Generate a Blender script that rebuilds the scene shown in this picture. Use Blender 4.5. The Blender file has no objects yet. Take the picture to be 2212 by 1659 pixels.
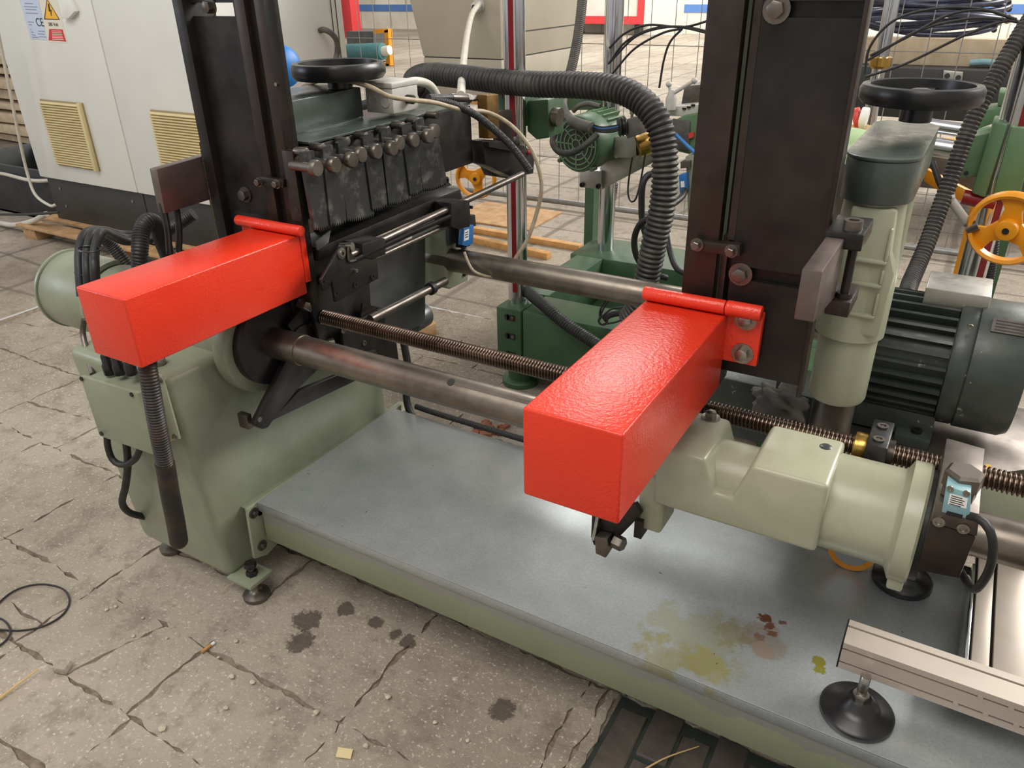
import bpy, bmesh, math, random
from mathutils import Vector, Matrix
random.seed(7)
S = bpy.context.scene
COL = S.collection
PI = math.pi
# ------------------------------------------------------------------ camera
FPX, CX, CY, HC = 1671.3, 1106.0, 829.5, 1.5
# columns: world X, Y, Z axes seen in camera axes (right, down, forward)
RM = ((0.86358207, 0.50392798, -0.01681083),
      (0.22160744, -0.40929491, -0.88508068),
      (-0.45289751, 0.7606144, -0.46513394))
cam = bpy.data.cameras.new('camera')
cam.sensor_fit = 'HORIZONTAL'
cam.sensor_width = 36.0
cam.lens = FPX / 2212.0 * 36.0
cam.clip_end = 200
camo = bpy.data.objects.new('camera', cam)
COL.objects.link(camo)
right, down, fwd = Vector(RM[0]), Vector(RM[1]), Vector(RM[2])
camo.matrix_world = Matrix.Translation((0, 0, HC)) @ Matrix((right, -down, -fwd)).transposed().to_4x4()
S.camera = camo
# ------------------------------------------------------------------ world, lights, exposure
W = bpy.data.worlds.new('hall_daylight')
S.world = W
W.use_nodes = True
bg = W.node_tree.nodes['Background']
bg.inputs[0].default_value = (1.0, 0.96, 0.90, 1)
bg.inputs[1].default_value = 0.5


def area(name, loc, target, sx, sy, power, color):
    l = bpy.data.lights.new(name, 'AREA')
    l.shape = 'RECTANGLE'
    l.size, l.size_y, l.energy, l.color = sx, sy, power, color
    o = bpy.data.objects.new(name, l)
    COL.objects.link(o)
    o.location = loc
    o.rotation_euler = (Vector(target) - Vector(loc)).to_track_quat('-Z', 'Y').to_euler()
    return o


area('roof_window_rear', (-5.6, 12.5, 9.0), (-1.5, 4.0, 0.3), 3.0, 1.9, 340, (1.0, 0.97, 0.93))
area('roof_window_right', (8.0, 9.0, 8.0), (-0.5, 3.0, 0.3), 6.0, 4.0, 560, (1.0, 0.96, 0.90))
area('far_floor_fill', (5.5, 12.0, 7.0), (-3.0, 11.0, 0.0), 8.0, 4.5, 1750, (1.0, 0.96, 0.91))  # added fill lamp that brightens the far floor, not a known window
area('rear_wall_fill', (-5.0, 18.5, 7.5), (-6.0, 21.0, 0.5), 12.0, 3.0, 1700, (1.0, 0.97, 0.93))  # added fill lamp for the rear wall, not a known window
area('roof_window_overhead', (-1.0, -2.6, 7.5), (-1.6, 2.2, 0.2), 6.0, 4.0, 400, (1.0, 0.95, 0.88))
area('side_window_left', (-9.0, -3.0, 3.2), (-1.0, 1.2, 0.8), 2.6, 2.0, 90, (0.72, 0.82, 1.0))
S.view_settings.view_transform = 'Standard'
S.view_settings.look = 'None'
S.view_settings.gamma = 1.0
S.view_settings.use_curve_mapping = False
S.view_settings.exposure = 0.15

# ------------------------------------------------------------------ measuring helper: a pixel of the survey photo on a known plane


def AT(px, py, x=None, y=None, z=None):
    a, b = (px - CX) / FPX, (py - CY) / FPX
    d = right * a + down * b + fwd
    if x is not None: t = x / d.x
    elif y is not None: t = y / d.y
    else: t = (z - HC) / d.z
    return Vector((0, 0, HC)) + d * t


def TP(*pts):
    return [AT(p[0], p[1], y=p[2]) for p in pts]


# ------------------------------------------------------------------ mesh helpers
def spline(pts, step):
    pts = [Vector(p) for p in pts]
    if len(pts) == 2:
        dense = [pts[0].lerp(pts[1], i / 8) for i in range(9)]
    else:
        P = [pts[0] * 2 - pts[1]] + pts + [pts[-1] * 2 - pts[-2]]
        dense = []
        for i in range(1, len(P) - 2):
            a, b, c, d = P[i - 1], P[i], P[i + 1], P[i + 2]
            for k in range(12):
                t = k / 12
                dense.append(0.5 * (2 * b + (c - a) * t + (2 * a - 5 * b + 4 * c - d) * t * t + (3 * b - a - 3 * c + d) * t ** 3))
        dense.append(pts[-1])
    L = [0]
    for i in range(1, len(dense)): L.append(L[-1] + (dense[i] - dense[i - 1]).length)
    n = max(2, int(L[-1] / step))
    out, j = [], 0
    for i in range(n + 1):
        s = L[-1] * i / n
        while j < len(L) - 2 and L[j + 1] < s: j += 1
        seg = L[j + 1] - L[j]
        out.append((dense[j].lerp(dense[j + 1], (s - L[j]) / seg if seg > 1e-9 else 0), s))
    return out


class MB:
    def __init__(s): s.v, s.f = [], []

    def add(s, v, f):
        b = len(s.v)
        s.v += [tuple(p) for p in v]
        s.f += [tuple(i + b for i in q) for q in f]
        return s

    def box(s, x0, x1, y0, y1, z0, z1):
        v = [(x, y, z) for z in (z0, z1) for y in (y0, y1) for x in (x0, x1)]
        return s.add(v, [(0, 2, 3, 1), (4, 5, 7, 6), (0, 1, 5, 4), (2, 6, 7, 3), (0, 4, 6, 2), (1, 3, 7, 5)])

    def prism(s, pts, d):
        """polygon (3D points) pushed along d"""
        pts = [Vector(p) for p in pts]
        d = Vector(d)
        n = len(pts)
        nrm = Vector((0, 0, 0))
        for i in range(n): nrm += pts[i].cross(pts[(i + 1) % n])
        if nrm.dot(d) > 0: pts = pts[::-1]
        v = pts + [p + d for p in pts]
        f = [tuple(range(n)), tuple(range(2 * n - 1, n - 1, -1))]
        f += [(i, i + n, (i + 1) % n + n, (i + 1) % n) for i in range(n)]
        return s.add(v, f)

    def obox(s, c, ax, ay, az):
        """oriented box: centre and three half vectors"""
        c, ax, ay, az = map(Vector, (c, ax, ay, az))
        v = [c + ax * i + ay * j + az * k for k in (-1, 1) for j in (-1, 1) for i in (-1, 1)]
        return s.add(v, [(0, 2, 3, 1), (4, 5, 7, 6), (0, 1, 5, 4), (2, 6, 7, 3), (0, 4, 6, 2), (1, 3, 7, 5)])

    def lathe(s, prof, o, axis, n=28, closed=False, phase=0.0):
        """prof: (radius, height along axis)"""
        o, axis = Vector(o), Vector(axis).normalized()
        u = axis.orthogonal().normalized()
        if abs(axis.z) > .9: u = Vector((1, 0, 0))
        w = axis.cross(u)
        v, f = [], []
        m = len(prof)
        for r, h in prof:
            for k in range(n):
                a = 2 * PI * k / n + phase
                v.append(o + axis * h + (u * math.cos(a) + w * math.sin(a)) * max(r, 1e-5))
        for i in range(m if closed else m - 1):
            j = (i + 1) % m
            for k in range(n):
                l = (k + 1) % n
                f.append((i * n + k, i * n + l, j * n + l, j * n + k))
        if not closed:
            f.append(tuple(range(n - 1, -1, -1)))
            f.append(tuple((m - 1) * n + k for k in range(n)))
        return s.add(v, f)

    def cyl(s, p0, p1, r, n=24, r2=None):
        p0, p1 = Vector(p0), Vector(p1)
        return s.lathe([(r, 0), (r if r2 is None else r2, (p1 - p0).length)], p0, p1 - p0, n)

    def hexa(s, p, axis, r, h):
        return s.lathe([(r, 0), (r, h * .85), (r * .9, h)], p, axis, 6)

    def bolt(s, p, axis, r=.011, h=.009, washer=1.7):
        axis = Vector(axis).normalized()
        s.lathe([(r * washer, 0), (r * washer, .0025)], p, axis, 20)
        s.lathe([(r * .95, 0), (r * .95, h * .9), (r * .78, h)], Vector(p) + axis * .0025, axis, 6)
        return s

    def socket(s, p, axis, r=.008, h=.006):
        return s.lathe([(r, 0), (r, h), (r * .55, h), (r * .5, h * .35), (0, h * .35)], p, axis, 16)

    def sweep(s, pts, r, n=12, step=.02, fn=None, close=True):
        """tube along a smooth path; fn(s, total, angle) multiplies the radius"""
        P = spline(pts, step)
        tot = P[-1][1]
        m = len(P)
        T = []
        for i in range(m):
            a, b = P[max(0, i - 1)][0], P[min(m - 1, i + 1)][0]
            T.append((b - a).normalized())
        u = T[0].orthogonal().normalized()
        v, f = [], []
        for i in range(m):
            u = (u - T[i] * u.dot(T[i])).normalized()
            w = T[i].cross(u)
            for k in range(n):
                a = 2 * PI * k / n
                rr = r * (fn(P[i][1], tot, a) if fn else 1)
                v.append(P[i][0] + (u * math.cos(a) + w * math.sin(a)) * rr)
        for i in range(m - 1):
            for k in range(n):
                l = (k + 1) % n
                f.append((i * n + k, i * n + l, (i + 1) * n + l, (i + 1) * n + k))
        if close:
            f.append(tuple(range(n - 1, -1, -1)))
            f.append(tuple((m - 1) * n + k for k in range(n)))
        return s.add(v, f)

    def build(s, name, mat, parent=None, bevel=0, seg=2, sharp=38):
        me = bpy.data.meshes.new(name)
        me.from_pydata(s.v, [], s.f)
        me.validate()
        bm = bmesh.new()
        bm.from_mesh(me)
        bmesh.ops.recalc_face_normals(bm, faces=bm.faces)
        if bevel:
            ed = [e for e in bm.edges if len(e.link_faces) == 2 and e.calc_face_angle(0) > .5]
            bmesh.ops.bevel(bm, geom=ed, offset=bevel, segments=seg, affect='EDGES', profile=.5, clamp_overlap=True)
        bm.to_mesh(me)
        bm.free()
        for p in me.polygons: p.use_smooth = True
        me.set_sharp_from_angle(angle=math.radians(sharp))
        me.materials.append(mat)
        o = bpy.data.objects.new(name, me)
        COL.objects.link(o)
        if parent is not None: adopt(o, parent)
        return o


def adopt(o, parent):
    o.parent = parent
    p, m = parent, Matrix.Identity(4)
    while p is not None:
        m = p.matrix_basis @ (m if p.parent is None else m)
        p = p.parent
    if parent.parent is None:
        o.matrix_parent_inverse = parent.matrix_basis.inverted()
    else:
        root = parent.parent
        o.matrix_parent_inverse = (root.matrix_basis @ parent.matrix_parent_inverse @ parent.matrix_basis).inverted()


def tag(o, label, cat, group=None, kind=None):
    if label: o['label'] = label
    if cat: o['category'] = cat
    if group: o['group'] = group
    if kind: o['kind'] = kind
    return o


def thing(name, label, cat, loc, group=None):
    o = bpy.data.objects.new(name, None)
    o.empty_display_size = .05
    COL.objects.link(o)
    o.location = loc
    return tag(o, label, cat, group)


def struct(o):
    o['kind'] = 'structure'
    return o


def clone(o, delta, label=None):
    """copy a thing with its parts and their sub-parts"""
    c = o.copy()
    COL.objects.link(c)
    c.location = Vector(o.location) + Vector(delta)
    if label: c['label'] = label
    for ch in o.children:
        d = ch.copy()
        COL.objects.link(d)
        d.parent = c
        for g in ch.children:
            e = g.copy()
            COL.objects.link(e)
            e.parent = d
    return c


def text(body, size, origin, xdir, ydir, mat, name, parent, lift=.0008):
    cu = bpy.data.curves.new(name, 'FONT')
    cu.body, cu.size, cu.extrude, cu.align_x, cu.align_y = body, size, .0004, 'CENTER', 'CENTER'
    t = bpy.data.objects.new(name, cu)
    me = bpy.data.meshes.new_from_object(t)
    bpy.data.objects.remove(t)
    xd, yd = Vector(xdir).normalized(), Vector(ydir).normalized()
    zd = xd.cross(yd)
    M = Matrix((xd, yd, zd)).transposed().to_4x4()
    M.translation = Vector(origin) + zd * lift
    me.transform(M)
    me.materials.clear()
    me.materials.append(mat)
    o = bpy.data.objects.new(name, me)
    COL.objects.link(o)
    adopt(o, parent)
    return o


# ------------------------------------------------------------------ materials
def lin(r, g, b):
    f = lambda c: (c / 255) / 12.92 if c / 255 <= .04045 else ((c / 255 + .055) / 1.055) ** 2.4
    return (f(r), f(g), f(b), 1)


def newmat(name):
    m = bpy.data.materials.new(name)
    m.use_nodes = True
    nt = m.node_tree
    return m, nt, nt.nodes['Principled BSDF']


def N(nt, t, **k):
    n = nt.nodes.new(t)
    for a, b in k.items():
        if a in n.bl_rna.properties.keys(): setattr(n, a, b)
        else: n.inputs[a].default_value = b
    return n


def coords(nt):
    return N(nt, 'ShaderNodeNewGeometry').outputs['Position']


def noise(nt, vec, scale, detail=4, rough=.6, dist=0.0):
    n = N(nt, 'ShaderNodeTexNoise')
    n.inputs['Scale'].default_value = scale
    n.inputs['Detail'].default_value = detail
    n.inputs['Roughness'].default_value = rough
    n.inputs['Distortion'].default_value = dist
    if vec: nt.links.new(vec, n.inputs['Vector'])
    return n.outputs['Fac']


def ramp(nt, fac, a, b, ca=(0, 0, 0, 1), cb=(1, 1, 1, 1)):
    r = N(nt, 'ShaderNodeValToRGB')
    r.color_ramp.elements[0].position, r.color_ramp.elements[1].position = a, b
    r.color_ramp.elements[0].color, r.color_ramp.elements[1].color = ca, cb
    nt.links.new(fac, r.inputs[0])
    return r.outputs[0]


def mix(nt, fac, a, b):
    m = N(nt, 'ShaderNodeMix', data_type='RGBA')
    for i, v in ((0, fac), (6, a), (7, b)):
        if hasattr(v, 'is_linked') or hasattr(v, 'node'): nt.links.new(v, m.inputs[i])
        else: m.inputs[i].default_value = v
    return m.outputs[2]


def math_(nt, op, a, b=None, c=None):
    m = N(nt, 'ShaderNodeMath', operation=op)
    for i, v in enumerate((a, b, c)):
        if v is None: continue
        if hasattr(v, 'node'): nt.links.new(v, m.inputs[i])
        else: m.inputs[i].default_value = v
    return m.outputs[0]


def bump(nt, b, h, strength, dist):
    n = N(nt, 'ShaderNodeBump')
    n.inputs['Strength'].default_value = strength
    n.inputs['Distance'].default_value = dist
    nt.links.new(h, n.inputs['Height'])
    nt.links.new(n.outputs[0], b.inputs['Normal'])
    return n


def surf(name, c1, c2=None, rough=.5, rough2=None, metal=0, scale=8, bscale=0, bstr=.2, bdist=.001, lo=.35, hi=.65, coat=0, spec=.5, speck=None):
    """paint / plastic / metal with two-tone wear and fine relief"""
    m, nt, b = newmat(name)
    v = coords(nt)
    c2 = c2 or c1
    n1 = noise(nt, v, scale, 5, .62)
    col = mix(nt, ramp(nt, n1, lo, hi), lin(*c1), lin(*c2))
    if speck:
        n3 = noise(nt, v, speck[1], 3, .7)
        col = mix(nt, ramp(nt, n3, speck[2], speck[2] + .05), col, lin(*speck[0]))
    nt.links.new(col, b.inputs['Base Color'])
    if rough2 is None: b.inputs['Roughness'].default_value = rough
    else:
        n2 = noise(nt, v, scale * 2.3, 4, .6)
        mr = N(nt, 'ShaderNodeMapRange')
        mr.inputs['From Min'].default_value, mr.inputs['From Max'].default_value = .3, .7
        mr.inputs['To Min'].default_value, mr.inputs['To Max'].default_value = rough, rough2
        nt.links.new(n2, mr.inputs['Value'])
        nt.links.new(mr.outputs[0], b.inputs['Roughness'])
    b.inputs['Metallic'].default_value = metal
    b.inputs['Specular IOR Level'].default_value = spec
    if coat: b.inputs['Coat Weight'].default_value = coat
    if bscale: bump(nt, b, noise(nt, v, bscale, 3, .6), bstr, bdist)
    return m


M = {}
M['red'] = surf('red_gloss_paint', (220, 58, 35), (213, 52, 31), .22, .3, scale=6, bscale=170, bstr=.5, bdist=.002)
M['sage'] = surf('shaded_sage_paint', (139, 145, 123), (127, 133, 113), .3, .42, scale=7, bscale=60, bstr=.12, bdist=.0015, speck=((70, 74, 58), 45, .73))  # shaded copy of the sage paint, shade put into its colour
M['sage_lit'] = surf('lit_sage_paint', (164, 166, 143), (155, 157, 134), .25, .36, scale=9, bscale=70, bstr=.1, bdist=.0012, speck=((110, 108, 80), 40, .75))  # lit copy of the same sage paint, light put into its colour
M['darkgreen'] = surf('dark_green_grey_paint', (74, 84, 78), (64, 73, 68), .22, .36, scale=14, bscale=150, bstr=.15, bdist=.0008)
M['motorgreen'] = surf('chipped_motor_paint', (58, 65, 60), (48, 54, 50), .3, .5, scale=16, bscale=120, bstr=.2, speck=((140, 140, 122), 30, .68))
M['rearred'] = surf('dark_red_scale_strip', (120, 14, 24), None, .35)
M['reargreen'] = surf('machine_green_paint', (62, 92, 62), (52, 78, 53), .36, .5, scale=5, bscale=90, bstr=.12)
M['rearlight'] = surf('light_machine_green', (90, 122, 86), (80, 110, 77), .38, .5, scale=6, bscale=90, bstr=.12)
M['black'] = surf('oily_blackened_steel', (36, 35, 35), (54, 50, 48), .28, .5, metal=.55, scale=9, bscale=40, bstr=.15, bdist=.001)
M['brown'] = surf('brown_blackened_steel', (66, 56, 51), (50, 44, 41), .3, .48, metal=.6, scale=12, bscale=60, bstr=.12)
M['blade'] = surf('scuffed_blade_steel', (74, 76, 77), (150, 148, 144), .26, .42, metal=.75, scale=22, lo=.52, hi=.78, bscale=40, bstr=.2)
M['rubber'] = surf('black_rubber', (26, 26, 27), (36, 35, 35), .42, .6, scale=30)
M['rubberdust'] = surf('dusty_black_hose', (42, 41, 41), (78, 73, 66), .45, .6, scale=12, lo=.45, hi=.8)
M['rubberrust'] = surf('rust_stained_hose', (34, 31, 29), (74, 52, 36), .42, .6, scale=16, lo=.5, hi=.8)
M['plastic'] = surf('black_plastic', (24, 24, 26), (30, 30, 31), .28, .38, scale=20)
M['steel'] = surf('worn_shaft_steel', (150, 142, 130), (108, 100, 92), .26, .42, metal=.9, scale=7, bscale=200, bstr=.05)
M['dullsteel'] = surf('dull_dark_steel', (124, 117, 110), (92, 86, 81), .3, .48, metal=.85, scale=9, bscale=80, bstr=.08)
M['screw'] = surf('oily_screw_steel', (120, 104, 92), (84, 70, 62), .22, .36, metal=.9, scale=10)
M['chrome'] = surf('chrome', (208, 210, 214), (196, 198, 202), .1, .18, metal=1, scale=6)
M['zinc'] = surf('zinc_plated_bolt', (176, 172, 164), (140, 135, 126), .24, .4, metal=.95, scale=60)
M['alu'] = surf('anodised_aluminium', (186, 175, 163), (178, 167, 155), .36, .46, metal=.3, scale=6, bscale=300, bstr=.04)
M['aluplate'] = surf('milled_aluminium', (182, 180, 174), (160, 157, 150), .34, .5, metal=.75, scale=14, bscale=180, bstr=.08)
M['sheet'] = surf('grey_sheet_steel', (112, 114, 114), (94, 96, 97), .3, .45, metal=.7, scale=6, bscale=30, bstr=.06)
M['cabinet'] = surf('light_grey_powder_coat', (220, 220, 213), (214, 214, 208), .42, .5, scale=3, bscale=500, bstr=.08, bdist=.0004)
M['beigecab'] = surf('beige_console_paint', (168, 160, 144), (160, 152, 136), .45, .55, scale=3, bscale=400, bstr=.06)
M['vent'] = surf('yellowed_vent_plastic', (214, 198, 152), (204, 186, 138), .45, .55, scale=8)
M['ventdark'] = surf('vent_shadow_grille', (150, 134, 96), None, .6)
M['plinth'] = surf('dark_plinth_paint', (52, 52, 50), (46, 46, 45), .5, scale=6)
M['wood'] = surf('pale_pallet_wood', (190, 154, 112), (160, 124, 84), .7, .8, scale=14, bscale=60, bstr=.3)
M['palewood'] = surf('pale_grey_wood', (208, 190, 164), (184, 164, 136), .75, .85, scale=10, bscale=50, bstr=.25)
M['lath'] = surf('planed_lath_wood', (196, 150, 92), (170, 124, 70), .65, .75, scale=18, bscale=90, bstr=.25)
M['yellow'] = surf('orange_yellow_paint', (226, 150, 24), (214, 138, 18), .35, .45, scale=8, bscale=80, bstr=.15, speck=((150, 100, 40), 26, .72))
M['plate'] = surf('reflection_toned_steel_plate', (122, 108, 104), (96, 86, 83), .3, .45, metal=.5, scale=8)  # dark steel, with reflected light put into a lighter brown-grey colour
M['brass'] = surf('tarnished_brass', (122, 92, 48), (100, 76, 42), .35, .5, metal=.7, scale=14)
M['brightbrass'] = surf('bright_brass', (196, 158, 84), (170, 132, 66), .22, .32, metal=.9, scale=14)
M['blue'] = surf('blue_sensor_plastic', (46, 112, 178), (40, 100, 166), .38, .45, scale=20)
M['cyan'] = surf('pale_blue_sensor_plastic', (132, 170, 176), (122, 160, 168), .4, .5, scale=20)
M['white'] = surf('white_label', (226, 226, 222), None, .5)
M['cream'] = surf('cream_label', (222, 216, 198), None, .5)
M['bluelabel'] = surf('pale_blue_data_label', (196, 208, 226), (188, 202, 222), .45, scale=20)
M['ink'] = surf('dark_print', (44, 44, 48), None, .6)
M['greyink'] = surf('grey_print', (140, 150, 168), None, .6)
M['redlabel'] = surf('red_label_print', (200, 52, 54), None, .5)
M['warn'] = surf('warning_yellow_print', (240, 180, 40), None, .45)
M['beigecable'] = surf('beige_cable_sheath', (176, 164, 142), (150, 134, 108), .5, .6, scale=40)
M['whitecable'] = surf('pale_grey_conduit', (200, 196, 184), (186, 180, 166), .45, .55, scale=20)
M['greybox'] = surf('grey_junction_plastic', (186, 184, 178), (172, 170, 164), .42, .5, scale=20)
M['dustgreyhose'] = surf('dusty_grey_hose', (92, 88, 82), (70, 67, 64), .55, .65, scale=20)
M['redwall'] = surf('red_container_paint', (206, 58, 62), None, .5)
M['bluepaint'] = surf('blue_wall_stripe', (84, 122, 184), (74, 112, 172), .6, scale=3)
M['offwhite'] = surf('off_white_panel', (214, 210, 200), (200, 196, 186), .6, scale=2)
M['teal'] = surf('teal_drum_paint', (64, 116, 118), (54, 100, 104), .45, scale=10)
M['bluecap'] = surf('blue_plastic_cap', (36, 120, 196), None, .4)
M['orangewheel'] = surf('orange_polyurethane', (206, 136, 40), (190, 120, 30), .4, .5, scale=20)
M['hoseclear'] = surf('blue_grey_coil_hose', (72, 76, 100), (44, 46, 62), .25, .35, scale=12)
M['crate'] = surf('black_crate_plastic', (34, 36, 38), (48, 49, 50), .45, .6, scale=12)
M['palegreen'] = surf('pale_green_plastic', (166, 190, 146), (152, 178, 132), .35, scale=12)
M['cloth'] = surf('grey_rag_cloth', (120, 114, 108), (92, 88, 84), .85, scale=14, bscale=50, bstr=.5, bdist=.004)
M['redroll'] = surf('red_tape_roll', (196, 60, 54), None, .5)
M['straw'] = surf('dry_straw', (190, 160, 108), None, .7)
M['wire'] = surf('fence_wire_zinc', (150, 150, 148), (132, 132, 130), .45, metal=.5, scale=30)
M['brick'] = surf('broken_terracotta', (150, 96, 76), (128, 78, 60), .8, scale=30)
M['stone'] = surf('pale_pebble', (196, 186, 168), (170, 160, 142), .8, scale=60)
M['woodpaver'] = surf('dark_wood_paver', (84, 76, 68), (58, 52, 47), .6, .8, scale=9, bscale=70, bstr=.5, bdist=.003)


def concrete(name, big=False):
    m, nt, b = newmat(name)
    v = coords(nt)
    n1 = noise(nt, v, 3.2, 6, .68)
    base = mix(nt, ramp(nt, n1, .33, .68), lin(124, 113, 99), lin(154, 143, 127))
    n0 = noise(nt, v, .55, 3, .5)
    base = mix(nt, math_(nt, 'MULTIPLY', ramp(nt, n0, .42, .62), .55), base, lin(178, 168, 154))
    n2 = noise(nt, v, 55, 4, .7)
    base = mix(nt, ramp(nt, n2, .60, .68), base, lin(190, 180, 162))
    n4 = noise(nt, v, 8, 6, .75)
    base = mix(nt, math_(nt, 'MULTIPLY', ramp(nt, n4, .5, .62), .45), base, lin(104, 93, 80))
    n5 = noise(nt, v, 120, 2, .6)
    base = mix(nt, math_(nt, 'MULTIPLY', ramp(nt, n5, .62, .68), .7), base, lin(206, 198, 182))
    n3 = noise(nt, v, 22, 4, .7)
    base = mix(nt, math_(nt, 'MULTIPLY', ramp(nt, n3, .58, .72), .5), base, lin(96, 86, 74))
    if not big:
        # oil drips with their own shape beside the tray
        nd = noise(nt, v, 20, 5, .75)
        for cx, cy, r in OIL:
            sep = N(nt, 'ShaderNodeVectorMath', operation='DISTANCE')
            nt.links.new(v, sep.inputs[0])
            sep.inputs[1].default_value = (cx, cy, 0)
            d = math_(nt, 'ADD', sep.outputs['Value'], math_(nt, 'MULTIPLY', math_(nt, 'SUBTRACT', nd, .5), r * 2.6))
            k = math_(nt, 'SUBTRACT', 1.0, ramp(nt, math_(nt, 'DIVIDE', d, r * 1.25), .66, .86))
            base = mix(nt, math_(nt, 'MULTIPLY', k, .82), base, lin(66, 58, 49))
    else:
        for sx, ang in ((.55, 0), (.9, PI / 2)):
            w = N(nt, 'ShaderNodeTexWave', wave_type='BANDS', bands_direction='X' if ang == 0 else 'Y')
            nt.links.new(v, w.inputs['Vector'])
            w.inputs['Scale'].default_value = sx
            w.inputs['Distortion'].default_value = 1.2
            w.inputs['Detail'].default_value = 3
            base = mix(nt, math_(nt, 'MULTIPLY', math_(nt, 'SUBTRACT', 1.0, ramp(nt, w.outputs['Fac'], .004, .02)), .6), base, lin(92, 84, 74))
    nt.links.new(base, b.inputs['Base Color'])
    b.inputs['Roughness'].default_value = .82
    h = math_(nt, 'ADD', math_(nt, 'MULTIPLY', noise(nt, v, 26, 6, .8), 1.0), math_(nt, 'MULTIPLY', noise(nt, v, 5, 4, .6), .8))
    bump(nt, b, h, .6, .012)
    return m


OIL = [tuple(AT(px, py, z=0)[:2]) + (r,) for px, py, r in
       ((662, 1338, .038), (652, 1385, .036), (746, 1316, .026), (812, 1346, .02), (855, 1368, .018), (885, 1385, .025), (1085, 1530, .03))]
M['slab'] = concrete('worn_concrete_slab')
M['floor'] = concrete('far_concrete_floor', True)
M['joint'] = surf('dirt_filled_joint', (104, 92, 78), (142, 129, 112), .9, scale=40, bscale=80, bstr=.7, bdist=.006)


def galv():
    m, nt, b = newmat('galvanised_tray_sheet')
    v = coords(nt)
    n1 = noise(nt, v, 5, 5, .65)
    col = mix(nt, ramp(nt, n1, .3, .7), lin(164, 170, 172), lin(186, 191, 191))
    n2 = noise(nt, v, 180, 2, .7)
    col = mix(nt, math_(nt, 'MULTIPLY', ramp(nt, n2, .4, .7), .25), col, lin(120, 126, 128))
    nd = noise(nt, v, 16, 5, .7)
    nf = noise(nt, v, 60, 4, .7)

    def blot(px, py, r, color, amt, edge, spread, nn):
        nonlocal col
        p = AT(px, py, z=.29)
        dn = N(nt, 'ShaderNodeVectorMath', operation='DISTANCE')
        nt.links.new(v, dn.inputs[0])
        dn.inputs[1].default_value = p
        d = math_(nt, 'ADD', math_(nt, 'DIVIDE', dn.outputs['Value'], r), math_(nt, 'MULTIPLY', math_(nt, 'SUBTRACT', nn, .5), spread))
        k = math_(nt, 'SUBTRACT', 1.0, ramp(nt, d, .9 - edge, .9))
        col = mix(nt, math_(nt, 'MULTIPLY', k, amt), col, lin(*color))
        return k
    blot(1510, 1390, .12, (150, 148, 92), .42, .35, 3.2, nd)
    blot(1440, 1420, .07, (160, 152, 84), .5, .3, 3.0, nd)
    blot(1530, 1440, .05, (168, 158, 78), .55, .3, 2.6, nd)
    blot(1590, 1370, .05, (150, 140, 82), .5, .3, 3.0, nf)
    blot(1650, 1385, .055, (150, 120, 100), .4, .2, 1.8, nd)
    blot(1645, 1405, .026, (170, 150, 134), .8, .1, 1.0, nd)
    blot(1652, 1335, .017, (112, 62, 32), .95, .15, 2.4, nf)
    blot(1662, 1352, .016, (118, 70, 40), .9, .15, 2.4, nf)
    blot(1668, 1368, .013, (128, 80, 50), .85, .15, 2.4, nf)
    blot(1640, 1375, .014, (140, 100, 74), .7, .2, 2.6, nf)
    blot(1690, 1345, .009, (110, 64, 36), .8, .2, 2.8, nf)
    blot(1768, 1428, .017, (138, 134, 40), .95, .08, 1.8, nf)
    blot(1772, 1446, .015, (142, 138, 44), .95, .08, 1.8, nf)
    ns = noise(nt, v, 75, 2, .5)
    col = mix(nt, math_(nt, 'MULTIPLY', ramp(nt, ns, .755, .78), .85), col, lin(60, 52, 44))
    nt.links.new(col, b.inputs['Base Color'])
    b.inputs['Metallic'].default_value = .6
    mr = N(nt, 'ShaderNodeMapRange')
    mr.inputs['To Min'].default_value, mr.inputs['To Max'].default_value = .27, .48
    nt.links.new(noise(nt, v, 9, 4, .6), mr.inputs['Value'])
    nt.links.new(mr.outputs[0], b.inputs['Roughness'])
    bump(nt, b, math_(nt, 'ADD', noise(nt, v, 4, 2, .5), math_(nt, 'MULTIPLY', noise(nt, v, 120, 3, .6), .03)), .35, .01)
    return m


M['galv'] = galv()


def skirt():
    """green paint that ends raggedly below the bare zinc lip"""
    m, nt, b = newmat('tray_skirt_paint')
    v = coords(nt)
    sp = N(nt, 'ShaderNodeSeparateXYZ')
    nt.links.new(v, sp.inputs[0])
    z = math_(nt, 'ADD', sp.outputs['Z'], math_(nt, 'MULTIPLY', math_(nt, 'SUBTRACT', noise(nt, v, 10, 6, .72), .5), .085))
    k = ramp(nt, math_(nt, 'MULTIPLY', z, 2.0), .463, .472)
    g = mix(nt, noise(nt, v, 8, 4), lin(118, 124, 100), lin(132, 138, 112))
    col = mix(nt, k, g, lin(142, 143, 136))
    nt.links.new(col, b.inputs['Base Color'])
    nt.links.new(math_(nt, 'MULTIPLY', k, .4), b.inputs['Metallic'])
    b.inputs['Roughness'].default_value = .42
    bump(nt, b, noise(nt, v, 60, 3), .1, .002)
    return m


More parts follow.
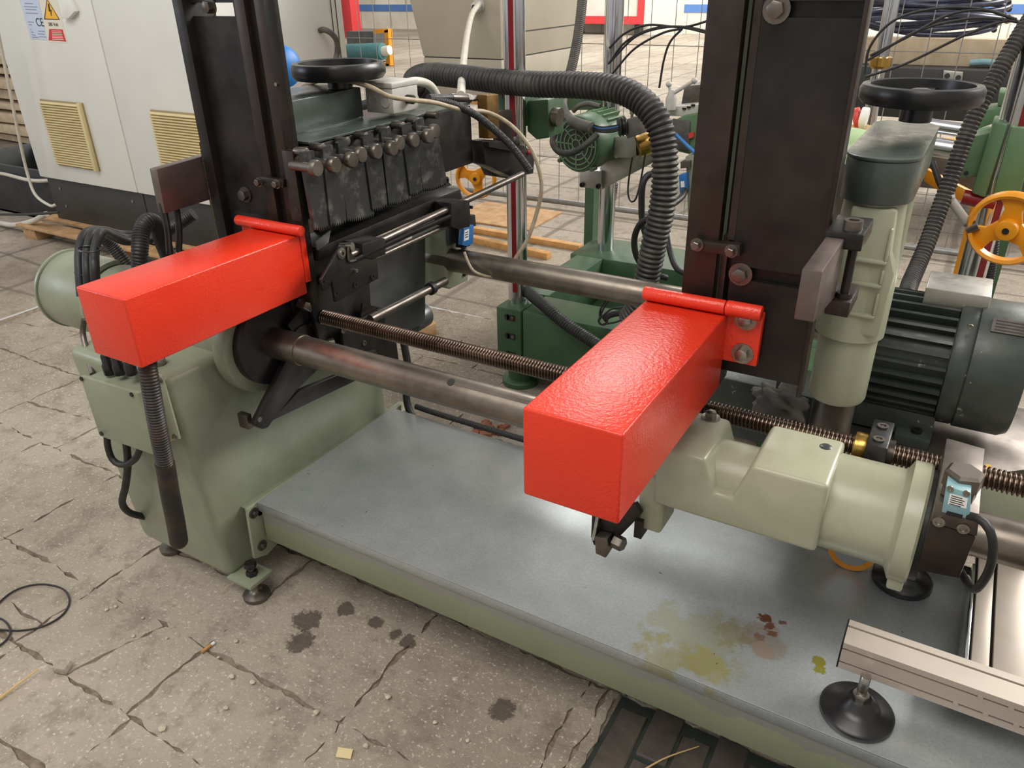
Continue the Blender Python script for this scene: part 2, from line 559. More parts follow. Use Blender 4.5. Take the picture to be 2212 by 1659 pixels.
M['skirt'] = skirt()
def wallmat():
    m, nt, b = newmat('whitewashed_block_wall')
    v = coords(nt)
    mp = N(nt, 'ShaderNodeMapping')
    mp.inputs['Rotation'].default_value = (PI / 2, 0, 0)
    nt.links.new(v, mp.inputs[0])
    br = N(nt, 'ShaderNodeTexBrick')
    nt.links.new(mp.outputs[0], br.inputs[0])
    br.inputs['Color1'].default_value, br.inputs['Color2'].default_value = lin(224, 218, 204), lin(206, 199, 184)
    br.inputs['Mortar'].default_value = lin(170, 162, 148)
    br.inputs['Scale'].default_value = 1.0
    br.inputs['Brick Width'].default_value, br.inputs['Row Height'].default_value = 1.3, .55
    br.inputs['Mortar Size'].default_value = .02
    col = mix(nt, math_(nt, 'MULTIPLY', ramp(nt, noise(nt, v, 1.2, 6, .7), .45, .75), .5), br.outputs[0], lin(176, 160, 136))
    nt.links.new(col, b.inputs['Base Color'])
    b.inputs['Roughness'].default_value = .9
    return m


M['wall'] = wallmat()


def PX(px, x, t, mb=None): return (mb or MB()).prism([AT(*p, x=x) for p in px], (t, 0, 0))
def PY(px, y, t, mb=None): return (mb or MB()).prism([AT(*p, y=y) for p in px], (0, t, 0))
def PZ(px, z, t, mb=None): return (mb or MB()).prism([AT(*p, z=z) for p in px], (0, 0, t))
def ribs(pitch, depth): return lambda s, L, a: 1 + depth * (abs(math.sin(PI * s / pitch)) - .5) * 2
def ring(c, axis, r, d, n=20):
    return MB().lathe([(r - d, 0), (r, 0), (r, d), (r - d, d)], c, axis, n, closed=True)


# ================================================================== STRUCTURE
X0, X1, Y0, Y1 = -4.12, .83, -.1, 3.0
f = MB()
for a, b, c, d in ((-34, 22, Y1, 40), (-34, 22, -8, Y0), (-34, X0, Y0, Y1), (X1, 22, Y0, Y1)):
    f.add([(a, c, 0), (b, c, 0), (b, d, 0), (a, d, 0)], [(0, 1, 2, 3)])
floor = struct(f.build('floor', M['floor']))
bed = MB().add([(X0, Y0, -.008), (X1, Y0, -.008), (X1, Y1, -.008), (X0, Y1, -.008)], [(0, 1, 2, 3)])
bed.build('joint_bed', M['joint'], floor)
ys = [-.1, .06, .22, .42, .6, .83, 1.22, 1.62, 2.05, 2.5, 3.0]


def jag(a, b, amp, rnd):
    n = max(3, int((b - a).length / .02))
    t = (b - a).normalized()
    w = Vector((-t.y, t.x, 0))
    o, out = 0, []
    for i in range(n):
        k = i / n
        o = o * .6 + rnd.uniform(-amp, amp)
        out.append(a.lerp(b, k) + w * (o if i else 0))
    return out


def slab(quad, rnd, amp=.0065):
    pts = []
    for i in range(4): pts += jag(quad[i], quad[(i + 1) % 4], amp, rnd)
    h = rnd.uniform(-.003, .0)
    MB().prism([Vector((p.x, p.y, -.018)) for p in pts], (0, 0, .018 + h)).build('slab', M['slab'], floor)


rs = random.Random(4)
for j in range(len(ys) - 1):
    off = 0 if ys[j] in (.6, .83) else rs.uniform(-.1, .1)
    for i in range(-6, 5):
        xa, xb = -1.42 + .45 * i + off, -1.42 + .45 * (i + 1) + off
        xa, xb = max(xa, X0), min(xb, X1)
        if ys[j] < 1.2 and xb > -.4:
            if xa > -.5: continue
            xb = -.44
        if xb - xa < .06: continue
        g = .001 + rs.random() * .003
        q = [Vector((xa + g, ys[j] + g, 0)), Vector((xb - g, ys[j] + g, 0)), Vector((xb - g, ys[j + 1] - g, 0)), Vector((xa + g, ys[j + 1] - g, 0))]
        if rs.random() < .4:
            k1, k2 = rs.uniform(.3, .7), rs.uniform(.3, .7)
            if rs.random() < .5:
                a, b = q[0].lerp(q[1], k1), q[3].lerp(q[2], k2)
                e = Vector((.0025, 0, 0))
                slab([q[0], a - e, b - e, q[3]], rs)
                slab([a + e, q[1], q[2], b + e], rs)
            else:
                a, b = q[0].lerp(q[3], k1), q[1].lerp(q[2], k2)
                e = Vector((0, .0025, 0))
                slab([q[0], q[1], b - e, a - e], rs)
                slab([a + e, b + e, q[2], q[3]], rs)
        else: slab(q, rs)
MB().add([(-.44, Y0, -.0075), (X1, Y0, -.0075), (X1, 1.22, -.0075), (-.44, 1.22, -.0075)], [(0, 1, 2, 3)]).build('paver_bed', M['motorgreen'], floor)
# wood pavers under the tray
for i in range(17):
    for j in range(6):
        xa, ya = -.43 + i * .074, -.06 + j * .21 + (.1 if i % 2 else 0)
        if xa + .07 > X1: continue
        h = rs.uniform(-.005, .0)
        c = Vector((xa + .035, ya + .1, 0))
        MB().obox(c + Vector((0, 0, h - .02)), (.0335, .001, 0), (-.001, .1, 0), (0, 0, .02)).build('wood_paver', M['woodpaver'], floor, bevel=.004, seg=1)
w = MB().box(-34, 22, 23, 23.4, 0, 5)
wall = struct(w.build('wall_rear', M['wall']))
stripe = MB().box(-34, 22, 22.99, 23, .56, .76)
tag(stripe.build('painted_band', M['bluepaint'], wall), 'blue painted band along the wall', None)
cl = MB().box(-9.6, -7.9, 22.6, 23, 0, 5)
struct(cl.build('trim_1', M['offwhite']))

# ================================================================== LEFT PEDESTAL
ped = thing('machine_pedestal', 'sage green cast machine pedestal standing left of the zinc tray', 'machine base', (-1.68, 1.35, .07))
MB().prism([(-1.49, .945, .70), (-1.49, .995, .07), (-1.49, 1.70, .07), (-1.49, 1.70, .70)], (-.37, 0, 0)).build('body', M['sage'], ped, bevel=.022, seg=3)
b = MB().cyl((-2.0, 1.21, .705), (-1.47, 1.21, .705), .105, 40)
b.prism([(-1.62, 1.12, .60), (-1.62, 1.30, .60), (-1.62, 1.30, .8), (-1.62, 1.12, .8)], (.13, 0, 0))
b.build('bearing_housing', M['sage'], ped, bevel=.004)
MB().cyl((-1.475, 1.21, .705), (-1.435, 1.21, .705), .135, 48).build('housing_flange', M['sage'], ped, bevel=.006)
PX([(528, 1098), (862, 872), (862, 893), (572, 1196), (545, 1205)], -1.445, .010).build('side_flange', M['sage'], ped, bevel=.002)
PX([(519, 1094), (862, 866), (862, 874), (528, 1104)], -1.49, .055).build('flange_lip', M['sage'], ped, bevel=.002)
for p in ((548, 1108), (566, 1178)):
    MB().bolt(AT(*p, x=-1.434), (1, 0, 0), .009, .008).build('flange_bolt', M['dullsteel'], ped)
MB().obox((-1.455, 1.03, .072), (.045, 0, 0), (0, .04, 0), (0, 0, .006)).build('foot_bracket', M['sage'], ped, bevel=.002)
ft = MB().lathe([(.034, 0), (.036, .004), (.036, .013), (.02, .02), (.012, .024), (.009, .03), (.009, .11)], (-1.445, 1.03, .0), (0, 0, 1), 28)
ft.build('levelling_foot', M['dullsteel'], ped)
MB().hexa((-1.445, 1.03, .079), (0, 0, 1), .016, .014).hexa((-1.445, 1.03, .105), (0, 0, 1), .017, .014).build('foot_nut', M['black'], ped)
for x, y in ((-1.82, 1.05), (-1.82, 1.64), (-1.53, 1.64)):
    MB().lathe([(.034, 0), (.036, .013), (.012, .024), (.010, .075)], (x, y, 0), (0, 0, 1), 24).build('levelling_foot', M['dullsteel'], ped)
MB().cyl((-1.57, .995, .70), (-1.57, .995, .716), .018, 24).build('cap_plug', M['zinc'], ped, bevel=.003)
cov = thing('round_end_cover', 'round sage green end cover behind the left red arm', 'cover', (-2.1, 1.21, .7))
MB().cyl((-2.22, 1.21, .705), (-2.02, 1.21, .705), .112, 48).build('shell', M['sage'], cov, bevel=.004)
ring((-2.02, 1.21, .705), (1, 0, 0), .116, .012, 48).build('rim', M['sage'], cov)
MB().lathe([(.112, 0), (.116, .003), (.116, .012), (.1, .014)], (-2.235, 1.21, .705), (1, 0, 0), 48).build('back_cap', M['sage'], cov)

# junction box on the pedestal front
jb = thing('pedestal_junction_box', 'sage green junction box screwed to the pedestal front beneath the left arm', 'junction box', (-1.63, .93, .49))
FB = .885
MB().prism([AT(172, 812, y=FB), AT(297, 850, y=FB), AT(337, 985, y=FB), AT(215, 942, y=FB)], (0, .012, 0)).build('lid', M['sage'], jb, bevel=.002)
MB().prism([AT(178, 818, y=FB + .012), AT(291, 852, y=FB + .012), AT(330, 976, y=FB + .012), AT(219, 938, y=FB + .012)], (0, .075, 0)).build('body', M['sage'], jb, bevel=.003)
for p in ((177, 818), (285, 852), (220, 936)):
    MB().cyl(AT(*p, y=FB), AT(*p, y=FB) + Vector((0, -.003, 0)), .0055, 14).build('lid_screw', M['rubber'], jb)
PY([(318, 805), (350, 812), (388, 948), (352, 958)], .942, .004).build('mounting_flange', M['sage_lit'], jb)
for p in ((346, 820), (379, 944)):
    MB().bolt(AT(*p, y=.942), (0, -1, 0), .005, .004).build('flange_screw', M['zinc'], jb)
for px in (236, 258, 283):
    p = AT(px, 800, y=.935)
    MB().lathe([(.013, -.01), (.014, .015), (.011, .02), (.011, .04), (.008, .045)], p, (0, 0, 1), 10).build('cable_gland', M['plastic'], jb)

h = thing('hanging_corrugated_hose', 'rust stained corrugated hose hanging in front of the pedestal with plain rubber end', 'hose', AT(330, 800, y=.84))
P1 = [(316, 750, .86), (318, 785, .85), (328, 850, .84), (342, 930, .835), (358, 1010, .835), (372, 1085, .84)]
MB().sweep(TP(*P1), .0182, 16, .0016, ribs(.0065, .07)).build('corrugated_tube', M['rubberrust'], h)
P2 = [(356, 1000, .835), (368, 1070, .838), (380, 1130, .842), (388, 1180, .845)]
MB().sweep(TP(*P2), .021, 18, .004, lambda s, L, a: (1 if s < L - .02 else max(.3, math.sqrt(max(0, 1 - ((s - L + .02) / .021) ** 2))))).build('rubber_end_sleeve', M['rubberrust'], h)


def cable(name, label, cat, pts, r, mat, fn=None, n=10, step=.012, group=None, parent=None):
    o = MB().sweep(TP(*pts) if len(pts[0]) == 3 and not isinstance(pts[0], Vector) else pts, r, n, step, fn).build(name, mat, parent)
    if parent is None: tag(o, label, cat, group)
    return o


cable('cable', 'short black cable looped under the pedestal junction box', 'cable', [(231, 930, .925), (233, 965, .92), (245, 995, .92), (270, 1004, .92), (293, 990, .925), (304, 965, .93)], .0085, M['rubber'])
cable('cable', 'long black cable dropping from the junction box to behind the pedestal foot', 'cable', [(272, 950, .93), (276, 1000, .925), (271, 1050, .925), (264, 1085, .93), (278, 1106, .95), (306, 1115, .985), (330, 1118, 1.02)], .0095, M['rubber'])
cable('cable', 'thin dark cable behind the front end of the left red arm', 'cable', [(182, 690, 1.0), (179, 720, .99), (188, 760, .97), (200, 808, .94)], .007, M['dullsteel'])

# bundles behind the left arm
hb = thing('hose_bundle', 'bundle of black cable hoses arching behind the left red arm', 'hoses', AT(200, 560, y=1.1))
for k, dx in enumerate((0, 17, 33)):
    cable('hose', None, None, [(176 + dx, 640, 1.0 + k * .01), (172 + dx, 590, 1.02), (172 + dx, 540, 1.05), (186 + dx, 503, 1.1), (220 + dx * .6, 497 + k * 6, 1.18), (262 + dx * .5, 506 + k * 8, 1.25), (330 + dx * .4, 505 + k * 4, 1.32), (370, 492 + k * 3, 1.36)], .0115, M['rubber'], parent=hb)
for p in ((192, 538), (186, 588)):
    c = AT(p[0], p[1], y=1.035)
    MB().sweep([(c.x + .034 * math.cos(a * PI / 8), c.y + .02 * math.sin(a * PI / 8), c.z) for a in range(17)], .0022, 6, .006).build('cable_tie', M['plastic'], hb)
cable('corrugated_hose', 'black corrugated hose sloping up behind the left red arm to the machine', 'hose', [(340, 506, 1.36), (380, 488, 1.37), (418, 462, 1.4)], .0165, M['rubber'], ribs(.007, .07), 14, .0018)
cable('corrugated_hose', 'black corrugated hose bent in an arch behind the left red arm', 'hose', [(303, 600, 1.16), (302, 545, 1.17), (306, 500, 1.2), (320, 478, 1.23), (338, 486, 1.26), (350, 520, 1.28), (366, 560, 1.3)], .0205, M['rubber'], ribs(.007, .06), 16, .0018)
cable('corrugated_hose', 'black corrugated hose crossing down behind the hose bundle', 'hose', [(218, 508, 1.22), (240, 530, 1.24), (262, 556, 1.25), (285, 585, 1.26)], .0165, M['rubberdust'], ribs(.007, .06), 14, .0018)
for i, (a, b_) in enumerate((((350, 452), (366, 548)), ((380, 458), (386, 545)))):
    lab = ('black webbing strap hanging left beneath the dark bracket plate', 'black webbing strap hanging right beneath the dark bracket plate')[i]
    p, q = AT(a[0], a[1] - 14, x=-1.652), AT(*b_, x=-1.652)
    tag(MB().sweep([p, p.lerp(q, .5) + Vector((.006, 0, 0)), q], .008, 8, .02, lambda s, L, a: .35 + .65 * abs(math.cos(a))).build('strap', M['rubber']), lab, 'strap')

# ================================================================== RED ARMS


def red_arm(x0, label, plate):
    a = thing('red_box_arm', label, 'machine arm', (x0 + .075, 1.28, .905))
    MB().box(x0, x0 + .1495, .80, 1.262, .833, .978).build('box_beam', M['red'], a, bevel=.004, seg=3)
    MB().box(plate[0], plate[1], 1.262, 1.279, plate[2], .985).build('mounting_plate', M['red'], a, bevel=.002)
    return a


aL = red_arm(-1.469, 'left red painted box arm reaching forward above the pedestal', (-1.512, -1.318, .86))
MB().cyl((-1.512, 1.254, .991), (-1.302, 1.254, .991), .0125, 24).build('weld_rod', M['red'], aL, bevel=.003)
MB().bolt(AT(549, 487, y=1.262), (0, -1, 0), .008, .007).build('plate_bolt', M['zinc'], aL)
aR = red_arm(-.461, 'right red painted box arm reaching forward above the zinc tray', (-.456, -.252, .887))
MB().cyl((-.464, 1.25, .992), (-.314, 1.25, .992), .0125, 24).build('weld_rod', M['red'], aR, bevel=.003)
MB().cyl((-.313, 1.25, .992), (-.252, 1.25, .992), .0135, 24).build('weld_rod', M['red'], aR, bevel=.003)
for p in ((1612, 690), (1604, 763)):
    MB().bolt(AT(*p, y=1.262), (0, -1, 0), .0125, .012, 1.55).build('plate_bolt', M['zinc'], aR)
for x0, a in ((-1.469, aL), (-.461, aR)):
    w = MB()
    for i in range(9):
        x = x0 + .012 + i * .0155
        w.lathe([(.001, -.012), (.004, -.006), (.0045, .004), (.001, .012)], (x, 1.259, .979), (1, 0, .05 * (i % 3 - 1)), 8)
    w.build('weld_bead', M['red'], a)

# ================================================================== COLUMNS
cL = thing('slide_column', 'black steel slide column standing behind the left red arm', 'machine column', (-1.47, 1.31, .72))
MB().box(-1.627, -1.594, 1.28, 1.37, .74, 1.72).build('left_flange', M['black'], cL, bevel=.002)
b = MB().box(-1.594, -1.435, 1.304, 1.322, .74, 1.435)
b.box(-1.594, -1.435, 1.304, 1.322, 1.462, 1.72).box(-1.46, -1.435, 1.304, 1.322, 1.435, 1.462)
b.build('web_plate', M['black'], cL)
MB().box(-1.436, -1.405, 1.284, 1.36, .74, 1.72).build('guide_strip', M['brown'], cL, bevel=.002)
MB().box(-1.405, -1.378, 1.30, 1.31, .74, 1.72).build('groove_back', M['black'], cL)
MB().box(-1.378, -1.347, 1.286, 1.305, .94, 1.72).build('guide_strip', M['brown'], cL, bevel=.002)
MB().box(-1.347, -1.318, 1.282, 1.298, 1.17, 1.72).build('right_flange', M['black'], cL, bevel=.002)
MB().box(-1.352, -1.318, 1.276, 1.296, .80, 1.165).build('lower_strip', M['brown'], cL, bevel=.002)
MB().cyl(AT(640, 452, y=1.276), AT(640, 452, y=1.276) + Vector((0, -.001, 0)), .0065, 16).build('strip_hole', M['rubber'], cL)
MB().prism([AT(556, 382, y=1.27), AT(612, 388, y=1.27), AT(612, 406, y=1.27), AT(556, 400, y=1.27)], (0, .014, 0)).build('link_plate', M['black'], cL, bevel=.0015)
for p in ((561, 393), (599, 397)):
    MB().bolt(AT(*p, y=1.27), (0, -1, 0), .0085, .010, 1.3).build('link_bolt', M['dullsteel'], cL)
MB().box(-1.578, -1.45, 1.3035, 1.306, .972, .994).build('lower_slot', M['rubber'], cL)
for p in ((455, 15), (531, 420)):
    MB().bolt(AT(*p, y=1.302), (0, -1, 0), .014, .014, 1.35).build('slot_bolt', M['dullsteel'], cL)
w = MB()
rw = random.Random(2)
for i in range(26):
    w.lathe([(.001, -.008), (.0035, 0), (.001, .008)], (-1.63 + rw.uniform(-.001, .001), 1.283, .90 + i * .0095), (rw.uniform(-.3, .3), 0, 1), 7)
w.build('weld_bead', M['dullsteel'], cL)
MB().cyl(AT(598, 182, y=1.282), AT(598, 182, y=1.282) + Vector((0, -.004, 0)), .004, 12).build('flange_screw', M['zinc'], cL)

cR = thing('slide_column', 'black steel slide column standing behind the right red arm', 'machine column', (-.28, 1.3, .85))
MB().box(-.403, -.346, 1.276, 1.30, .80, 1.72).build('left_bar', M['brown'], cR, bevel=.002)
MB().box(-.346, -.336, 1.305, 1.32, .80, 1.10).build('gap_strip', M['dullsteel'], cR)
MB().box(-.402, -.347, 1.33, 1.36, .84, 1.72).build('rear_strip', M['sage'], cR)
MB().box(-.3335, -.322, 1.284, 1.31, 1.10, 1.72).build('edge_strip', M['brown'], cR)
b = MB().box(-.322, -.18, 1.285, 1.30, 1.057, 1.441)
b.box(-.322, -.18, 1.285, 1.30, .857, 1.033).box(-.322, -.308, 1.285, 1.30, 1.033, 1.057).box(-.322, -.18, 1.285, 1.30, 1.463, 1.72).box(-.322, -.308, 1.285, 1.30, 1.441, 1.463)
b.build('face_plate', M['black'], cR)
MB().box(-.322, -.18, 1.301, 1.318, .90, 1.72).build('backing_plate', M['black'], cR)
MB().box(-.18, -.173, 1.272, 1.31, .84, 1.72).build('right_flange', M['brown'], cR, bevel=.0015)
MB().box(-.346, -.322, 1.32, 1.40, .84, 1.72).build('rear_web', M['black'], cR)
MB().prism([AT(1497, 520, y=1.264), AT(1598, 530, y=1.264), AT(1598, 556, y=1.264), AT(1497, 541, y=1.264)], (0, .02, 0)).build('link_plate', M['brown'], cR, bevel=.0015)
for p in ((1506, 528), (1580, 542)):
    MB().bolt(AT(*p, y=1.264), (0, -1, 0), .0085, .012, 1.35).build('link_bolt', M['dullsteel'], cR)
for p in ((1600, 592), (1678, 20)):
    MB().bolt(AT(*p, y=1.285), (0, -1, 0), .0135, .012, 1.5).build('slot_bolt', M['dullsteel'], cR)
MB().box(-.33, -.32, 1.29, 1.34, .82, .862).build('lower_tab', M['black'], cR)
MB().box(-.22, -.217, 1.30, 1.34, .835, .86).build('lower_pin', M['black'], cR)

# bracket plates at the column sides
bl = thing('bracket_plate', 'dark steel bracket plate jutting forward left of the left column', 'bracket', AT(400, 400, x=-1.63))
MB().prism([AT(338, 366, x=-1.640), AT(443, 336, x=-1.640), AT(465, 428, x=-1.640), AT(357, 462, x=-1.640)], (-.026, 0, 0)).build('plate', M['plate'], bl, bevel=.002)
MB().box(-1.655, -1.625, 1.30, 1.35, 1.11, 1.155).build('bolt_block', M['black'], bl)
MB().hexa((-1.642, 1.32, 1.155), (0, 0, 1), .013, .016).build('bolt_head', M['zinc'], bl)
MB().box(-1.66, -1.62, 1.30, 1.36, .965, 1.035).build('spacer_block', M['brass'], bl)
br_ = thing('bracket_plate', 'dark steel bracket plate jutting forward right of the right column', 'bracket', AT(1770, 600, x=-.14))
MB().prism([AT(1777, 587, x=-.140), AT(1824, 516, x=-.140), AT(1806, 640, x=-.140), AT(1757, 697, x=-.140)], (-.026, 0, 0)).build('plate', M['plate'], br_, bevel=.002)
MB().box(-.168, -.115, 1.20, 1.30, 1.135, 1.16).build('upper_clamp', M['black'], br_, bevel=.002)
MB().box(-.150, -.115, 1.20, 1.29, 1.03, 1.055).build('lower_clamp', M['brown'], br_, bevel=.002)
MB().cyl((-.128, 1.22, 1.04), (-.128, 1.22, 1.15), .007, 14).lathe([(.012, 0), (.012, .008)], (-.128, 1.22, 1.055), (0, 0, 1), 16).build('clamp_screw', M['black'], br_)
MB().socket((-.135, 1.225, 1.16), (0, 0, 1), .014, .014).build('clamp_screw_head', M['dullsteel'], br_)

# ================================================================== SHAFTS AND LEAD SCREW
sh = thing('guide_shaft', 'front steel guide shaft running from the black lever bracket under the right arm', 'shaft', (-.9, 1.21, .705))
b = MB().cyl((-1.41, 1.21, .705), (-1.31, 1.21, .705), .0385, 40).cyl((-1.312, 1.21, .705), (.55, 1.21, .705), .0365, 40)
b.build('rod', M['steel'], sh)
a_ = math.radians(118)
MB().obox((-.60, 1.21 + math.cos(a_) * .0358, .705 + math.sin(a_) * .0358), (.27, 0, 0), (0, math.sin(a_) * .0045, -math.cos(a_) * .0045), (0, math.cos(a_) * .001, math.sin(a_) * .001)).build('keyway', M['dullsteel'], sh)
MB().lathe([(.009, 0), (.009, .0012)], (-.862, 1.21 + math.cos(a_) * .036, .705 + math.sin(a_) * .036), (0, math.cos(a_), math.sin(a_)), 18).build('keyway_hole', M['rubber'], sh)
sh2 = thing('guide_shaft', 'rear steel guide shaft running behind the lead screw from the green bearing bracket', 'shaft', (-.9, 1.89, .728))
MB().cyl((-1.62, 1.89, .728), (.3, 1.89, .728), .0365, 40).build('rod', M['steel'], sh2)
ls = thing('lead_screw', 'oily threaded lead screw between the two guide shafts', 'screw', (-.9, 1.34, .735))
pitch, r0 = .0074, .0196
vs, fs, na = [], [], 20
L0, L1 = -1.36, .52
ns = int((L1 - L0) / pitch * 6)
for i in range(ns + 1):
    x = L0 + (L1 - L0) * i / ns
    for k in range(na):
        a = 2 * PI * k / na
        t = (x / pitch - k / na) % 1
        r = r0 * (1 if .12 < t < .58 else (.76 if t > .66 else .88))
        vs.append((x, 1.34 + math.cos(a) * r, .735 + math.sin(a) * r))
for i in range(ns):
    for k in range(na):
        l = (k + 1) % na
        fs.append((i * na + k, i * na + l, (i + 1) * na + l, (i + 1) * na + k))
MB().add(vs, fs).build('thread', M['screw'], ls, sharp=50)
MB().cyl((-1.44, 1.34, .735), (-1.36, 1.34, .735), .012, 16).build('shank', M['dullsteel'], ls)
MB().obox(AT(660, 656, x=-1.375) + Vector((0, 0, 0)), (.014, 0, 0), (0, .010, .012), (0, -.012, .010)).build('square_end', M['zinc'], ls, bevel=.001)

lv = thing('lever_bracket', 'black triangular lever bracket clamped round the front shaft beside the pedestal', 'bracket', (-1.39, 1.21, .705))
MB().cyl((-1.435, 1.21, .705), (-1.408, 1.21, .705), .108, 48).build('backing_disc', M['black'], lv, bevel=.003)
XP = -1.400
arc = [AT(545 + 18 * math.cos(t) + 12, 905 - 18 * math.sin(t), x=XP) for t in [math.radians(q) for q in range(200, 341, 20)]]
cc = AT(650, 748, x=XP)
top = [cc + Vector((0, .062 * math.cos(t), .062 * math.sin(t))) for t in [math.radians(q) for q in range(20, 181, 20)]]
MB().prism(arc + [AT(628, 842, x=XP), AT(700, 772, x=XP)] + top, (.018, 0, 0)).build('lever_plate', M['black'], lv, bevel=.0015)
PX([(573, 908), (637, 842), (835, 762), (838, 782), (742, 828)], XP + .001, .016).build('brace_bar', M['black'], lv, bevel=.001)
MB().socket(AT(561, 906, x=XP + .018), (1, 0, 0), .007, .001).build('pivot_pin', M['dullsteel'], lv)
MB().obox(AT(530, 908, x=-1.43), (.017, 0, 0), (0, .008, 0), (0, 0, .02)).build('stop_block', M['dullsteel'], lv, bevel=.002)
PX([(640, 665), (668, 650), (700, 690), (672, 735), (640, 740), (610, 700)], XP - .006, .018).build('upper_lug', M['black'], lv, bevel=.001)
PX([(663, 700), (690, 672), (696, 680), (676, 712)], XP + .02, .006).build('pointer_plate', M['black'], lv)

# ================================================================== TRAY
tr = thing('drip_tray', 'galvanised drip tray platform with green painted front lying under the machine', 'tray', (-.4, 1.37, .165))
b = MB().box(-1.432, .75, 1.082, 1.655, .286, .29).box(-1.432, .75, 1.082, 1.0845, .262, .286)
b.build('zinc_sheet', M['galv'], tr, bevel=.0012, seg=2)
MB().box(-1.425, .75, 1.0850, 1.10, .168, .286).build('front_skirt', M['skirt'], tr, bevel=.002)
MB().box(-1.425, .75, 1.64, 1.652, .168, .286).build('rear_skirt', M['skirt'], tr, bevel=.002)
MB().box(-1.425, -1.41, 1.10, 1.64, .168, .286).build('end_skirt', M['skirt'], tr)
for x in (-.9, -.2, .5):
    MB().box(x, x + .05, 1.50, 1.62, .0, .286).build('support_leg', M['skirt'], tr)
cable('corrugated_conduit', 'thin black corrugated conduit lying along the rear edge of the tray', 'conduit', [Vector((-1.36, 1.685, .30)), Vector((-1.2, 1.672, .305)), Vector((-.6, 1.668, .304)), Vector((.0, 1.668, .304)), Vector((.2, 1.668, .302))], .009, M['rubber'], ribs(.006, .08), 10, .002)
cable('cable', 'black cable curving down behind the tray corner beside the pedestal', 'cable', [(872, 740, 1.75), (882, 800, 1.74), (878, 860, 1.72), (895, 905, 1.70), (935, 925, 1.69), (1000, 940, 1.69)], .012, M['rubber'])


# ================================================================== TOOL BEAM WITH SERRATED FINGERS
tb = thing('tool_beam', 'black tool beam with a row of hanging serrated finger blades behind the left column', 'machine beam', AT(820, 330, x=-1.32))
PX([(652, 320), (968, 238), (1016, 228), (1022, 352), (958, 374), (650, 480)], -1.32, -.02).build('front_plate', M['black'], tb, bevel=.001)
q = [AT(668, 313, x=-1.32), AT(1016, 226, x=-1.32)]
MB().prism([q[0], q[1], q[1] + Vector((-.2, 0, 0)), q[0] + Vector((-.2, 0, 0))], (0, 0, .006)).build('top_plate', M['darkgreen'], tb, bevel=.001)
MB().prism([q[0] + Vector((-.02, .0, -.1)), q[1] + Vector((-.02, 0, -.1)), q[1] + Vector((-.2, 0, -.1)), q[0] + Vector((-.2, 0, -.1))], (0, 0, .1)).build('beam_core', M['black'], tb)
Z = lambda zx, zy: (600 + zx / 3.16, zy / 3.16)
blades = [((140, 1035, 225, 1025), (295, 1130), (345, 1525), (230, 1545)), ((285, 1000, 355, 985), (415, 1120), (450, 1495), (340, 1520)),
          ((390, 960, 450, 950), (575, 1080), (640, 1455), (455, 1490)), ((560, 925, 630, 905), (690, 1060), (730, 1385), (628, 1420)),
          ((685, 885, 750, 865), (845, 1020), (892, 1340), (738, 1380)), ((825, 850, 890, 835), (940, 985), (972, 1290), (885, 1315)),
          ((920, 815, 975, 800), (1085, 950), (1138, 1240), (975, 1285))]
rb = random.Random(5)
for i, (t, r_, br, bl_) in enumerate(blades):
    pts = [(t[0], t[1] + 15), (t[0] + 12, t[1]), (t[2], t[3]), (t[2] + 8, t[3] + 45), (r_[0] - 30, r_[1] - 55), (r_[0], r_[1])]
    pts.append(br)
    n = max(6, int(abs(br[0] - bl_[0]) / 14))
    for k in range(1, n * 2):
        u = k / (n * 2)
        pts.append((br[0] + (bl_[0] - br[0]) * u, br[1] + (bl_[1] - br[1]) * u + (20 if k % 2 else -6) + 12 * math.sin(u * PI)))
    pts.append(bl_)
    PX([Z(*p) for p in pts], -1.292 + .004 * (i % 2), .009).build('finger_blade', M['blade'], tb, bevel=0)
heads = [(265, 1150, 38), (390, 1127, 36), (508, 1092, 36), (570, 1058, 38), (676, 1034, 38), (784, 1012, 36), (832, 977, 37), (932, 957, 36), (1032, 930, 34), (1074, 896, 36)]
for zx, zy, r in heads:
    p = AT(*Z(zx, zy), x=-1.245)
    b = MB().cyl(p + Vector((-.075, 0, 0)), p + Vector((-.012, 0, 0)), .0105, 16)
    b.lathe([(.0165, -.014), (.0185, -.010), (.0185, .002), (.0165, .005), (0.002, .0055)], p, (1, 0, 0), 12)
    b.build('finger_bolt', M['dullsteel'], tb)
for zx, zy in ((312, 1008), (200, 1040), (480, 965), (607, 930), (757, 888), (860, 858), (962, 828), (1090, 788)):
    p = AT(*Z(zx, zy), x=-1.285)
    MB().cyl(p + Vector((-.035, 0, 0)), p, .0095, 14).build('hook_pin', M['dullsteel'], tb, bevel=.001)
MB().socket(AT(958, 390, x=-1.30), (1, 0, 0), .012, .012).build('end_screw', M['dullsteel'], tb)
